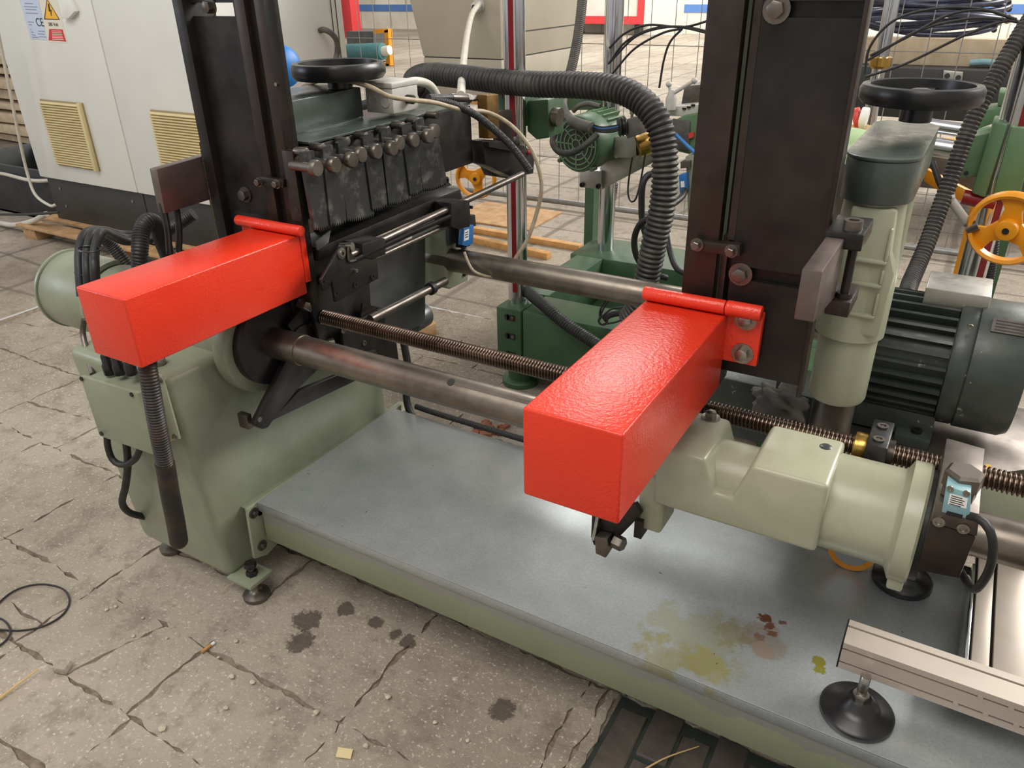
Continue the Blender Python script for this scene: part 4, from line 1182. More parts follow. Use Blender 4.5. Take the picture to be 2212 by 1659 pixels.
# ================================================================== REAR GREEN MACHINE
rm = thing('rear_machine', 'dark green floor frame of the rear machine behind the guide shafts', 'machine base', (-1.0, 2.8, .1))
ZB, ZT = .10, .36
MB().box(-1.495, -1.385, 2.40, 2.59, ZB, ZT).build('clamp_end', M['reargreen'], rm, bevel=.005)
MB().box(-1.379, -.30, 2.405, 2.59, ZB, ZT).build('front_beam', M['reargreen'], rm, bevel=.005)
MB().box(-1.495, -1.365, 2.595, 3.12, ZB + .04, ZT).build('side_beam', M['reargreen'], rm, bevel=.005)
MB().box(-1.53, -.30, 3.12, 3.42, ZB + .04, ZT).build('rear_beam', M['reargreen'], rm, bevel=.005)
MB().box(-.45, -.3, 2.59, 3.12, ZB + .04, ZT).build('side_beam', M['reargreen'], rm, bevel=.005)
MB().box(-1.365, -.45, 2.6, 3.12, ZB + .05, ZB + .07).build('floor_panel', M['reargreen'], rm)
for z in (.325, .245, .165):
    b = MB()
    b.lathe([(.012, 0), (.012, .0015)], (-1.445, 2.399, z), (0, -1, 0), 16)
    b.box(-1.445, -1.41, 2.3975, 2.40, z - .0115, z + .0115)
    b.build('bolt_pocket', M['rubber'], rm)
    MB().hexa((-1.42, 2.3975, z), (0, -1, 0), .008, .004).build('pocket_bolt', M['dullsteel'], rm)
for x, y in ((-1.44, 2.49), (-1.42, 3.26), (-.38, 2.49), (-.38, 3.26)):
    MB().lathe([(.076, 0), (.076, .02), (.07, .026), (.05, .03), (.05, .14)], (x, y, 0), (0, 0, 1), 36).build('foot_flange', M['reargreen'], rm, bevel=0)


def pole(label, x, y, r, z0, z1, stripe_=None):
    t = thing('chrome_column', label, 'column', (x, y, z0))
    MB().cyl((x, y, z0), (x, y, z1), r, 36).build('tube', M['chrome'], t)
    if stripe_ is not None:
        d = Vector((math.cos(stripe_), math.sin(stripe_), 0))
        w_ = Vector((-d.y, d.x, 0))
        MB().obox(Vector((x, y, (z0 + .05 + z1) / 2)) + d * r * .97, w_ * r * .24, d * .003, (0, 0, (z1 - z0 - .05) / 2)).build('red_scale', M['rearred'], t)
    return t


pole('polished chrome column with red scale strip left of the big hose', -1.447, 2.49, .0375, ZT, 1.75, math.radians(-78))
pole('plain chrome column under the small green motor', -1.415, 3.26, .037, ZT, 1.9)
c3 = AT(2100, 590, y=2.47)
pole('polished chrome column with red scale strip behind the right yellow handwheel', c3.x, 2.47, .036, .3, 1.8, math.radians(-58))
c4 = AT(1905, 120, y=3.5)
pole('slim chrome column with brass collar at the upper right', c4.x, 3.5, .026, .9, 1.9)
MB().lathe([(.03, -.01), (.04, 0), (.04, .03), (.028, .034)], (c4.x, 3.5, AT(1900, 142, y=3.5).z), (0, 0, 1), 24).build('brass_collar', M['brightbrass'], bpy.data.objects['chrome_column.003'])
# machine bridge that carries the slim column
o = MB().box(c4.x - .2, c4.x + .6, 3.4, 3.6, .75, .90).build('rear_bridge', M['dullsteel'], None, bevel=.004)
tag(o, 'grey steel bridge of the rear machine behind the right handwheel', 'machine beam')
MB().box(c4.x - .15, c4.x - .05, 3.42, 3.58, 0, .75).build('bridge_leg', M['reargreen'], o)
MB().box(c4.x + .5, c4.x + .58, 3.42, 3.58, 0, .75).build('bridge_leg', M['reargreen'], o)

# small green motor on aluminium block
ab = thing('aluminium_block', 'milled aluminium carrier block clamped on the chrome column below the green motor', 'block', AT(1290, 390, y=3.18))
p0, p1 = AT(1252, 375, y=3.18), AT(1298, 410, y=3.18)
MB().box(p0.x, p1.x, 3.18, 3.34, p1.z, p0.z + .02).build('column_clamp', M['aluplate'], ab, bevel=.002)
MB().prism([AT(1299, 410, y=3.2), AT(1410, 352, y=3.2), AT(1412, 318, y=3.2), AT(1299, 350, y=3.2)], (0, .12, 0)).build('bracket_arm', M['aluplate'], ab, bevel=.002)
for p in ((1258, 399), (1293, 402)):
    MB().socket(AT(*p, y=3.18), (0, -1, 0), .011, .008).build('clamp_screw', M['black'], ab)
MB().prism([AT(1326, 296, y=3.12), AT(1374, 290, y=3.12), AT(1374, 342, y=3.12), AT(1326, 340, y=3.12)], (0, .08, 0)).build('upper_plate', M['aluplate'], ab, bevel=.002)
gm = thing('small_motor', 'small green electric motor with round fan grille above the aluminium block', 'motor', AT(1262, 305, y=3.1))
mc = AT(1246, 312, y=3.02)
ax = Vector((.2, .97, .03)).normalized()
R_ = .116
MB().lathe([(R_ * .97, .0), (R_, .006), (R_, .10), (R_ * .92, .115), (R_ * .9, .20), (R_ * .6, .21)], mc, ax, 48).build('fan_cowl', M['reargreen'], gm)
MB().lathe([(R_ * .86, 0), (R_ * .86, .002)], mc - ax * .003, ax, 40).build('fan_opening', M['rubber'], gm)
u = ax.cross(Vector((0, 0, 1))).normalized()
w_ = u.cross(ax)
for r in (.2, .38, .56, .74, .9):
    ring(mc - ax * .006, ax, R_ * r, .0055, 36).build('grille_ring', M['rearlight'], gm)
for i in range(8):
    a = PI * i / 4
    d = u * math.cos(a) + w_ * math.sin(a)
    MB().obox(mc - ax * .004 + d * R_ * .55, d * R_ * .36, d.cross(ax) * .0028, ax * .002).build('grille_spoke', M['rearlight'], gm)
for i in range(9):
    a = math.radians(35 + i * 14)
    d = u * math.cos(a) + w_ * math.sin(a)
    MB().obox(mc + ax * .17 + d * R_ * .95, ax * .06, d.cross(ax) * .003, d * .01).build('cooling_fin', M['rearlight'], gm)
for i in range(4):
    a = math.radians(40 + 90 * i)
    d = u * math.cos(a) + w_ * math.sin(a)
    MB().cyl(mc + d * R_ * 1.05 - ax * .004, mc + d * R_ * 1.05 + ax * .03, .009, 14).build('lug', M['reargreen'], gm)
bc = thing('brass_cylinder', 'polished brass cylinder behind the thick corrugated hose', 'cylinder', AT(1405, 300, y=3.1))
MB().cyl(AT(1376, 318, y=3.12), AT(1440, 296, y=3.2), .045, 28).build('barrel', M['brightbrass'], bc, bevel=.004)
MB().cyl(AT(1440, 296, y=3.2), AT(1448, 293, y=3.21), .05, 28).build('end_cap', M['dullsteel'], bc)
vb = thing('valve_block', 'grey valve block with cable gland and orange fittings above the aluminium block', 'valve', AT(1365, 265, y=3.0))
MB().prism([AT(1352, 258, y=3.0), AT(1382, 250, y=3.0), AT(1384, 290, y=3.0), AT(1354, 300, y=3.0)], (0, .08, 0)).build('block', M['dustgreyhose'], vb, bevel=.003)
MB().sweep([AT(1335, 275, y=3.0), AT(1354, 272, y=3.02)], .034, 18, .003, ribs(.012, .12)).build('cable_gland', M['plastic'], vb)
for p in ((1398, 252), (1408, 262), (1402, 276)):
    q = AT(*p, y=2.99)
    MB().lathe([(.011, 0), (.013, .004), (.013, .012), (.009, .016)], q, (.9, -.3, .3), 14).build('fitting', M['brightbrass'], vb)
    ring(q, (.9, -.3, .3), .0155, .005, 16).build('orange_ring', M['redroll'], vb)
for p in ((1366, 238), (1385, 222)):
    q = AT(*p, y=3.05)
    MB().lathe([(.006, -.05), (.006, -.015), (.010, -.015), (.010, .02)], q, (0, 0, 1), 12).build('brass_stud', M['zinc'], vb)
for k in range(5):
    cable('wire', None, None, [(1276, 268 + k * 3, 2.98), (1300, 275 + k * 2.5, 2.96), (1325, 272 + k * 3, 2.98), (1345, 268 + k * 2, 3.0)], .0045, M['blue'] if k == 1 else M['rubber'], parent=vb)

# green clamps on the chrome columns
def gclamp(name, label, polys, y, t=.12):
    o = thing(name, label, 'clamp', AT(*polys[0][1][0], y=y))
    for nm, px, dy, m_ in polys: PY(px, y + dy, t).build(nm, M[m_], o, bevel=.006)
    return o
gclamp('green_clamp', 'dark green clamp casting on the left chrome column beneath the hose', [('jaw', [(1070, 195), (1094, 195), (1096, 268), (1072, 272)], 0, 'reargreen'), ('jaw', [(1096, 195), (1134, 200), (1134, 275), (1098, 268)], 0, 'reargreen'), ('side_lug', [(1137, 218), (1184, 214), (1186, 298), (1158, 302), (1138, 284)], .02, 'reargreen')], 2.5)
gr_ = gclamp('green_clamp', 'light green split clamp casting on the right chrome column', [('jaw', [(2146, 262), (2178, 270), (2128, 428), (2098, 418)], 0, 'rearlight'), ('jaw', [(2184, 272), (2240, 280), (2200, 436), (2142, 428)], 0, 'rearlight'), ('side_lug', [(2090, 296), (2140, 286), (2116, 380), (2074, 388), (2070, 372)], .03, 'rearlight'), ('upper_lug', [(2110, 238), (2170, 232), (2160, 262), (2106, 282)], .2, 'rearlight'), ('upper_lug', [(2158, 198), (2190, 202), (2184, 232), (2154, 230)], .22, 'rearlight')], 2.42)
MB().cyl(AT(2087, 374, y=2.44), AT(2087, 374, y=2.44) + Vector((0, -.004, 0)), .006, 12).build('lug_hole', M['rubber'], gr_)
MB().cyl(AT(2080, 425, y=2.45), AT(2150, 440, y=2.45), .02, 20).build('red_collar', M['rearred'], gr_)
tag(MB().cyl(AT(1184, 250, y=2.56), AT(1210, 254, y=2.56), .033, 24).build('cross_shaft', M['dullsteel'], None), 'short grey cross shaft right of the dark green clamp', 'shaft')
t = thing('cross_rods', 'pair of polished cross rods behind the right handwheel', 'rod', AT(2050, 330, y=2.7))
MB().cyl(AT(1990, 312, y=2.7), AT(2110, 332, y=2.7), .028, 24).build('rod', M['chrome'], t)
MB().cyl(AT(1990, 268, y=2.72), AT(2110, 286, y=2.72), .02, 24).build('rod', M['chrome'], t)
tag(PY([(1150, 205), (1320, 205), (1322, 236), (1150, 240)], 3.6, .2).build('green_housing', M['reargreen'], None, bevel=.004), 'dark olive green housing under the thick hose behind the small motor', 'housing')
gho = bpy.data.objects['green_housing']
cg = AT(1286, 236, y=3.7)
MB().box(cg.x - .025, cg.x + .025, 3.66, 3.76, 0, cg.z).build('support_post', M['reargreen'], gho)
hd = thing('spindle_head', 'light green and grey spindle head left of the right column', 'machine head', AT(1480, 280, y=2.9))
PY([(1452, 262), (1476, 250), (1540, 238), (1540, 300), (1500, 318), (1490, 334), (1458, 326)], 2.95, .2).build('body', M['rearlight'], hd, bevel=.006)
PY([(1452, 256), (1490, 262), (1488, 326), (1452, 322)], 2.94, .01).build('dark_face', M['dustgreyhose'], hd, bevel=.003)
PY([(1440, 232), (1540, 222), (1540, 240), (1474, 252), (1442, 250)], 2.97, .2).build('top_plate', M['greybox'], hd, bevel=.003)
PY([(1478, 186), (1545, 178), (1545, 224), (1470, 232)], 3.05, .14).build('grey_slide', M['dullsteel'], hd, bevel=.004)
PY([(1487, 288), (1498, 285), (1498, 296), (1488, 300)], 2.938, .012).build('red_mark', M['redroll'], hd)
for c, tip in (((1450, 204), (1445, 182)), ((1448, 206), (1500, 174))):
    p, q = AT(*c, y=2.95), AT(*tip, y=2.95)
    MB().cyl(p, q, .007, 12).lathe([(.002, -.012), (.010, -.006), (.012, 0), (.010, .006), (.002, .012)], q, (0, 0, 1), 14).build('clamp_handle', M['greybox'], hd)
MB().lathe([(.02, -.04), (.02, 0), (.016, .012), (.010, .03)], AT(1450, 212, y=2.95), (0, 0, 1), 20).build('handle_hub', M['greybox'], hd)
for p in ((1478, 236), (1488, 233), (1497, 229)):
    MB().socket(AT(*p, y=2.97), (0, 0, 1), .008, .006).build('top_screw', M['black'], hd)
gb2 = thing('column_bar', 'grey green upright bar with blue switch left of the right column', 'bar', AT(1500, 420, y=2.8))
PY([(1480, 338), (1530, 332), (1530, 488), (1486, 494), (1484, 400)], 2.85, .1).build('bar', M['sage'], gb2, bevel=.004)
PY([(1470, 350), (1490, 348), (1490, 362), (1470, 364)], 2.83, .1).build('bracket', M['dullsteel'], gb2)
PY([(1466, 378), (1482, 374), (1484, 414), (1468, 418)], 2.82, .03).build('blue_switch', M['blue'], gb2, bevel=.003)
PY([(1470, 392), (1478, 391), (1479, 404), (1471, 405)], 2.819, .002).build('switch_label', M['white'], gb2)
cable('cable', 'blue air hose crossing in front of the spindle head', 'hose', [(1460, 290, 2.9), (1485, 315, 2.88), (1510, 338, 2.86)], .007, M['blue'])


def spoked(name, label, c, R, ax_, rot):
    t = thing(name, label, 'handwheel', c)
    ax_ = Vector(ax_).normalized()
    u = ax_.cross(Vector((0, 0, 1))).normalized()
    w_ = u.cross(ax_)
    c = Vector(c)
    MB().lathe([(R * .84, -.012), (R * .92, -.016), (R, -.006), (R, .006), (R * .92, .014), (R * .84, .010)], c, ax_, 48, closed=True).build('rim', M['yellow'], t)
    for i in range(3):
        a = rot + i * 2 * PI / 3
        d = u * math.cos(a) + w_ * math.sin(a)
        e = d.cross(ax_)
        MB().prism([c + d * R * .1 + e * R * .3, c + d * R * .1 - e * R * .3, c + d * R * .5 - e * R * .2, c + d * R * .9 - e * R * .42, c + d * R * .9 + e * R * .42, c + d * R * .5 + e * R * .2], ax_ * .012).build('spoke', M['yellow'], t, bevel=.002)
    MB().cyl(c - ax_ * .02, c + ax_ * .02, R * .27, 24).build('hub', M['yellow'], t, bevel=.003)
    MB().cyl(c - ax_ * .0225, c - ax_ * .019, R * .085, 16).build('bore', M['rubber'], t)
    return t


cy = AT(2178, 494, y=2.28)
spoked('yellow_handwheel', 'orange yellow three spoke handwheel at the right edge', cy, .096, (.25, .95, .12), PI / 2)
cy2 = AT(1028, 384, y=2.75)
spoked('yellow_handwheel', 'orange yellow three spoke handwheel under the tool beam end', cy2, .088, (-.3, .93, .05), .7)
PY([(1174, 202), (1214, 202), (1216, 222), (1176, 226)], 3.56, .05).build('guard_plate', M['yellow'], gho, bevel=.004)['label'] = 'orange guard plate'
lv2 = thing('ball_lever', 'grey ball handled lever left of the right yellow handwheel', 'lever', AT(2070, 460, y=2.3))
p, q = AT(2048, 424, y=2.28), AT(2096, 490, y=2.32)
MB().cyl(q, p, .011, 14).build('rod', M['greybox'], lv2)
MB().lathe([(.003, -.017), (.012, -.012), (.017, 0), (.012, .012), (.003, .017)], p, (0, 0, 1), 18).build('ball', M['greybox'], lv2)
MB().cyl(AT(2088, 496, y=2.3), AT(2112, 486, y=2.3), .014, 16).build('pivot', M['dullsteel'], lv2)
yb_ = thing('yellow_guard_rail', 'yellow guard rail of flat bars behind the right corrugated hose', 'guard rail', AT(2040, 440, y=2.95))
PY([(1996, 362), (2030, 380), (2116, 424), (2116, 452), (2040, 420), (1996, 392)], 2.9, .03).build('sloping_bar', M['yellow'], yb_, bevel=.003)
cg = AT(2112, 430, y=2.98)
MB().box(cg.x - .015, cg.x + .015, 2.97, 3.0, 0, cg.z).build('rail_post', M['yellow'], yb_)
PY([(2010, 300), (2080, 304), (2080, 318), (2010, 314)], 2.93, .04).build('upper_bar', M['yellow'], yb_, bevel=.003)
bk_ = thing('plastic_basket', 'pale plastic basket with ribbed rim left of the belt housing', 'basket', AT(1870, 280, y=2.6))
c = AT(1862, 276, y=2.6)
MB().lathe([(.10, 0), (.105, 0), (.12, .05), (.115, .05)], c - Vector((0, 0, .06)), (0, 0, 1), 32, closed=True).build('rim', M['vent'], bk_)
for i in range(28):
    a = 2 * PI * i / 28
    MB().obox(c + Vector((math.cos(a) * .119, math.sin(a) * .119, -.035)), (math.cos(a) * .004, math.sin(a) * .004, 0), (-math.sin(a) * .003, math.cos(a) * .003, 0), (0, 0, .026)).build('rib', M['vent'], bk_)
MB().lathe([(.118, 0), (.09, .0), (.0, -.005)], c - Vector((0, 0, .062)), (0, 0, 1), 28).build('base', M['vent'], bk_)
c = AT(1848, 318, y=2.45)
tag(MB().lathe([(.09, -.02), (.088, .0), (.07, .03), (.04, .045), (.004, .05)], c, (-.4, -.2, 1), 32).build('dome_cover', M['palegreen'], None), 'pale green dome cover between the right column and belt housing', 'cover')
rr = thing('tape_roll', 'red and white tape roll behind the plastic basket', 'roll', AT(1858, 252, y=2.75))
MB().cyl(AT(1846, 256, y=2.72), AT(1858, 254, y=2.72), .032, 24).build('red_side', M['redroll'], rr, bevel=.003)
MB().cyl(AT(1858, 254, y=2.72), AT(1874, 256, y=2.72), .032, 24).build('white_side', M['white'], rr, bevel=.003)
MB().box(c.x - .14, c.x + .16, 2.62, 2.86, .55, AT(1862, 276, y=2.6).z - .064).build('grey_table', M['dullsteel'], None, bevel=.004)
tag(bpy.data.objects['grey_table'], 'grey machine table under the plastic basket', 'table')

# ================================================================== HOSES AND CABLES OF THE BACKGROUND
BH = [(925, 200, 2.75), (897, 185, 2.7), (896, 170, 2.62), (930, 160, 2.55), (1000, 166, 2.5), (1080, 176, 2.46), (1160, 182, 2.42), (1250, 184, 2.4), (1330, 192, 2.38), (1385, 218, 2.36), (1420, 262, 2.34), (1434, 320, 2.33), (1436, 390, 2.32), (1428, 460, 2.31), (1412, 530, 2.3), (1398, 600, 2.3), (1386, 650, 2.3), (1360, 690, 2.32)]
cable('thick_corrugated_hose', 'thick black corrugated hose arching over the rear machine and down behind the rear shaft', 'hose', BH, .0385, M['rubberdust'], ribs(.0165, .10), 22, .0022)
cable('corrugated_conduit', 'black corrugated conduit hanging from above beside the beige console', 'conduit', [(1262, -60, 3.5), (1257, 10, 3.45), (1248, 80, 3.4), (1236, 140, 3.35), (1222, 190, 3.3), (1214, 225, 3.2), (1226, 254, 3.08), (1252, 268, 2.98), (1278, 276, 2.96)], .0215, M['dustgreyhose'], ribs(.008, .05), 16, .002)
cable('corrugated_conduit', 'thin black corrugated conduit looping round the green motor grille', 'conduit', [(1218, 270, 2.98), (1200, 286, 2.93), (1194, 308, 2.9), (1208, 328, 2.88), (1236, 330, 2.87), (1266, 312, 2.88), (1290, 290, 2.92)], .0125, M['rubberdust'], ribs(.006, .07), 12, .002)
cable('corrugated_hose', 'black corrugated hose running down across the green front beam', 'hose', [(1118, 600, 2.6), (1140, 630, 2.5), (1175, 660, 2.42), (1220, 698, 2.38), (1265, 728, 2.36), (1330, 770, 2.32)], .0215, M['rubber'], ribs(.0105, .08), 16, .0018)
cable('corrugated_hose', 'black corrugated hose hanging beside the plain chrome column', 'hose', [(1325, 395, 3.35), (1320, 430, 3.35), (1310, 480, 3.36), (1304, 530, 3.38), (1296, 550, 3.4)], .022, M['rubber'], ribs(.012, .07), 14, .0025)
cable('cable', 'black cable looping from the green frame up behind the thick hose', 'cable', [(1440, 600, 2.8), (1405, 590, 2.75), (1378, 560, 2.7), (1370, 520, 2.68), (1382, 485, 2.66), (1410, 468, 2.64), (1440, 450, 2.66), (1470, 428, 2.75), (1480, 412, 2.82)], .012, M['rubber'])
cable('hydraulic_hose', 'black hydraulic hose with bent steel end beside the thick hose', 'hose', [(1414, 374, 2.9), (1398, 380, 2.88), (1388, 400, 2.86), (1386, 440, 2.86), (1388, 480, 2.86), (1400, 520, 2.86), (1420, 550, 2.86)], .013, M['rubber'])
cable('cable', 'thin black cable hanging in a narrow loop below the aluminium block', 'cable', [(1366, 340, 3.1), (1358, 390, 3.1), (1357, 420, 3.1), (1364, 436, 3.1), (1374, 428, 3.1), (1384, 390, 3.1), (1394, 332, 3.1)], .004, M['rubber'])
cable('cable', 'grey cable arching behind the green motor', 'cable', [(1238, 240, 3.2), (1252, 228, 3.2), (1272, 224, 3.2), (1296, 230, 3.2)], .011, M['dustgreyhose'])
cable('cable', 'black cable pair curling on the right end of the green frame', 'cable', [(1436, 470, 2.9), (1444, 530, 2.85), (1462, 580, 2.8), (1500, 596, 2.75)], .011, M['rubber'])
tie = thing('cable_end', 'black cable end with loose cable ties on the green front beam', 'cable', AT(1300, 690, y=2.4))
cable('cable', None, None, [(1304, 690, 2.38), (1320, 680, 2.39), (1345, 676, 2.4), (1375, 676, 2.4)], .011, M['rubber'], parent=tie)
ring(AT(1302, 692, y=2.37), (.6, -.7, .2), .019, .007, 20).build('cable_gland', M['rubber'], tie)
for pts in ([(1296, 690, 2.37), (1296, 672, 2.37), (1304, 655, 2.37), (1312, 644, 2.36)], [(1296, 690, 2.37), (1300, 674, 2.37), (1310, 656, 2.37), (1320, 645, 2.36)], [(1298, 686, 2.37), (1320, 668, 2.37), (1340, 664, 2.38), (1366, 663, 2.4)], [(1304, 700, 2.37), (1330, 696, 2.37), (1350, 688, 2.38), (1380, 684, 2.4)]):
    cable('cable_tie', None, None, pts, .0035, M['rubber'], parent=tie)
cable('corrugated_hose', 'dusty black corrugated hose sweeping down past the right handwheel to the motor', 'hose', [(2240, 20, 2.5), (2206, 72, 2.45), (2160, 150, 2.4), (2118, 225, 2.36), (2084, 300, 2.33), (2058, 375, 2.3), (2030, 450, 2.26), (2003, 525, 2.2), (1982, 575, 2.14), (1966, 612, 2.06), (1958, 640, 1.98)], .0195, M['rubberdust'], ribs(.0105, .09), 16, .0018)
cable('corrugated_hose', 'black corrugated hose partly hidden behind the right yellow handwheel', 'hose', [(2150, 500, 2.6), (2144, 560, 2.6), (2136, 610, 2.6), (2128, 650, 2.58), (2122, 740, 2.5), (2118, 830, 2.4)], .013, M['rubber'], ribs(.008, .08), 12, .002)
cable('cable', 'black cable with joint left of the right corrugated hose', 'cable', [(2014, 350, 2.35), (2022, 372, 2.34), (2032, 400, 2.33), (2046, 418, 2.32)], .008, M['rubber'])
tt = AT(1478, 58, y=3.0)
for i, pts in enumerate(([(1316, 104, 3.0), (1350, 72, 3.0), (1400, 54, 3.0), (1478, 58, 3.0), (1545, 40, 3.0)], [(1314, 138, 3.0), (1352, 90, 3.0), (1410, 62, 3.0), (1478, 58, 3.0), (1545, 72, 3.0)],
                         [(1318, 134, 3.0), (1372, 80, 3.0), (1430, 60, 3.0), (1478, 60, 3.0), (1545, 76, 3.0)], [(1322, 160, 3.0), (1370, 106, 3.0), (1430, 72, 3.0), (1472, 62, 3.0)], [(1424, 190, 3.0), (1434, 130, 3.0), (1448, 90, 3.0), (1474, 62, 3.0)])):
    cable('air_line', ('topmost thin black air line arching left of the right column', 'second thin black air line of the arching bunch left of the right column', 'third thin black air line of the arching bunch left of the right column', 'lowest thin black air line arching left from the tie', 'thin black air line dropping steeply from the tie to the spindle head')[i], 'cable', pts, .0042, M['rubber'])
for i, pts in enumerate(([(1868, 160, 2.9), (1880, 100, 2.9), (1930, 45, 2.9), (2010, 20, 2.9), (2110, 18, 2.9), (2196, 42, 2.9)], [(1880, 120, 2.9), (1960, 80, 2.9), (2050, 32, 2.9), (2130, 22, 2.9), (2196, 44, 2.9)],
                         [(1875, 130, 2.9), (1980, 68, 2.9), (2080, 42, 2.9), (2150, 40, 2.9), (2200, 48, 2.9)], [(1870, 166, 2.9), (1960, 136, 2.9), (2080, 78, 2.9), (2160, 48, 2.9), (2200, 46, 2.9)])):
    cable('air_line', ('highest thin black air line arching over the right handwheel', 'second thin black air line arching over the right handwheel', 'third thin black air line arching over the right handwheel', 'lowest thin black air line crossing above the right handwheel')[i], 'cable', pts, .0042, M['rubber'])
cable('cable', 'beige cable draped from the left handwheel over the tool beam in a long arc', 'cable', [(662, 182, 1.66), (700, 172, 1.64), (750, 174, 1.6), (800, 188, 1.6), (840, 208, 1.62), (890, 216, 1.68), (940, 222, 1.76), (1000, 238, 1.86), (1050, 242, 1.94), (1095, 264, 1.98), (1130, 298, 2.0), (1156, 340, 2.01), (1170, 400, 2.02), (1160, 458, 2.02), (1138, 520, 2.0), (1112, 562, 1.98), (1106, 600, 1.97)], .0062, M['beigecable'])
cable('cable', 'second beige cable lying beside the left handwheel', 'cable', [(655, 184, 1.72), (690, 172, 1.7), (760, 178, 1.68), (810, 178, 1.72), (828, 192, 1.74), (812, 208, 1.72)], .0058, M['beigecable'])
cable('corrugated_conduit', 'black corrugated conduit drooping over the rear end of the tool beam', 'conduit', [(930, 216, 1.80), (980, 226, 1.84), (1030, 250, 1.88), (1070, 282, 1.9), (1110, 322, 1.92), (1146, 370, 1.92)], .0105, M['rubber'], ribs(.005, .07), 12, .0015)
cable('conduit', 'pale grey conduit running down from the beige console', 'conduit', [(1036, 8, 3.86), (1020, 30, 3.75), (1010, 70, 3.45), (1003, 120, 3.0), (998, 170, 2.5), (996, 206, 2.2)], .0145, M['whitecable'])
cable('conduit', 'pale grey conduit arching behind the terminal box', 'conduit', [AT(*p, x=-1.44) for p in ((838, 218), (846, 198), (864, 184), (900, 176), (930, 186), (952, 222))], .0125, M['whitecable'])
cable('conduit', 'second pale grey conduit arch behind the terminal box', 'conduit', [AT(*p, x=-1.47) for p in ((846, 214), (850, 196), (866, 186), (882, 190), (898, 216))], .0125, M['whitecable'])
cable('hose', 'black hoses lying behind the terminal box', 'hose', [(770, 232, 1.95), (800, 224, 1.93), (840, 212, 1.95), (860, 205, 2.0)], .016, M['rubber'])

# ================================================================== BEIGE CONSOLE
bcx = thing('beige_console', 'beige control console standing behind the left chrome column', 'cabinet', AT(1083, 200, y=3.9))
y0 = 3.9
xr = AT(1083, 130, y=y0).x
xl = AT(915, 126, y=y0).x
y1 = AT(1245, 118, x=xr).y
zs, zb_ = AT(1083, 129, y=y0).z, AT(1083, 214, y=y0).z
MB().box(xl, xr, y0, y1, zb_, zs - .003).build('lower_panel', M['beigecab'], bcx, bevel=.003)
b = MB()
tp = .12
zt2 = 1.95
for z, e in ((zs + .003, 0), (zt2, tp * (zt2 - zs) / .5)): b.v += [(xl - e, y0, z), (xr + .0 * e, y0, z), (xr, y1 + e * .6, z), (xl - e, y1 + e * .6, z)]
b.f += [(0, 1, 2, 3), (4, 5, 6, 7), (0, 1, 5, 4), (1, 2, 6, 5), (2, 3, 7, 6), (3, 0, 4, 7)]
b.build('upper_body', M['beigecab'], bcx, bevel=.003)
MB().box(xl + .005, xr - .002, y0 + .005, y1 - .005, zs - .004, zs + .004).build('panel_gap', M['plinth'], bcx)
zg = AT(1120, 69, x=xr).z
MB().box(xr, xr + .0015, y0 + .03, y1 + .03, zg - .003, zg + .003).build('side_seam', M['plinth'], bcx)
pc = AT(1036, 10, y=y0)
MB().lathe([(.036, 0), (.036, .012), (.028, .016), (.028, .05), (.018, .055), (.018, .01)], pc, (0, -1, -.3), 24).build('conduit_socket', M['greybox'], bcx)
MB().box(xr - .06, xr, y0 + .16, y0 + .22, 0, zb_).build('stand_post', M['beigecab'], bcx)
MB().box(xl + .0, xr, y0, y1, zb_ - .04, zb_).build('wood_base', M['lath'], bcx, bevel=.002)

# ================================================================== GREY CONTROL CABINET ON PALLET
cb = thing('control_cabinet', 'large light grey control cabinet with two doors standing on a wooden pallet', 'cabinet', (-4.5, 3.5, .1))
XL, XR, YF, YB, ZL, ZH = -5.335, -3.45, 2.91, AT(748, 100, x=-3.45).y, .385, 2.0
MB().box(XL, XR, YF, YB, ZL, ZH).build('body', M['cabinet'], cb, bevel=.006)
XS = -4.327
MB().box(XL + .004, XS - .004, YF - .022, YF - .002, ZL, ZH).build('door', M['cabinet'], cb, bevel=.005)
MB().box(XS + .004, XR - .004, YF - .022, YF - .002, ZL, ZH).build('door', M['cabinet'], cb, bevel=.005)
MB().box(XR, XR + .003, YB - .10, YB - .095, ZL, ZH).box(XR, XR + .003, YB - .06, YB - .055, ZL, ZH).build('side_seam', M['plinth'], cb)
MB().box(XL + .02, XR - .02, YF + .01, YB - .02, .10, ZL - .004).build('plinth', M['plinth'], cb, bevel=.003)
MB().box(XS + .0, XS + .004, YF + .007, YF + .011, .10, ZL).build('plinth_joint', M['rubber'], cb)
for p in ((130, 407), (144, 445), (287, 435)):
    MB().cyl(AT(*p, y=YF + .01), AT(*p, y=YF + .01) + Vector((0, -.004, 0)), .010, 12).build('plinth_screw', M['zinc'], cb)
YD = YF - .022
for x0, x1 in ((-5.065, -4.64), (-4.02, -3.585)):
    v = MB().box(x0, x1, YD - .012, YD, .485, .885).build('vent', M['ventdark'], cb, bevel=.004)
    b = MB()
    for k in range(25):
        z = .50 + k * .0152
        b.prism([(x0 + .004, YD - .010, z + .011), (x0 + .004, YD - .028, z), (x0 + .004, YD - .026, z - .003), (x0 + .004, YD - .010, z + .003)], (x1 - x0 - .03, 0, 0))
    o = b.build('vent_slats', M['vent'], v)
    o['kind'] = 'stuff'
    MB().box(x1 - .026, x1, YD - .032, YD - .01, .485, .885).build('vent_edge', M['vent'], v, bevel=.004)
YL = YD - .0015
dl = PY([(36, -20), (79, -20), (101, 87), (66, 84)], YL, .0012).build('data_label', M['bluelabel'], cb)
lx, lz = Vector((1, 0, 0)), Vector((0, 0, 1))
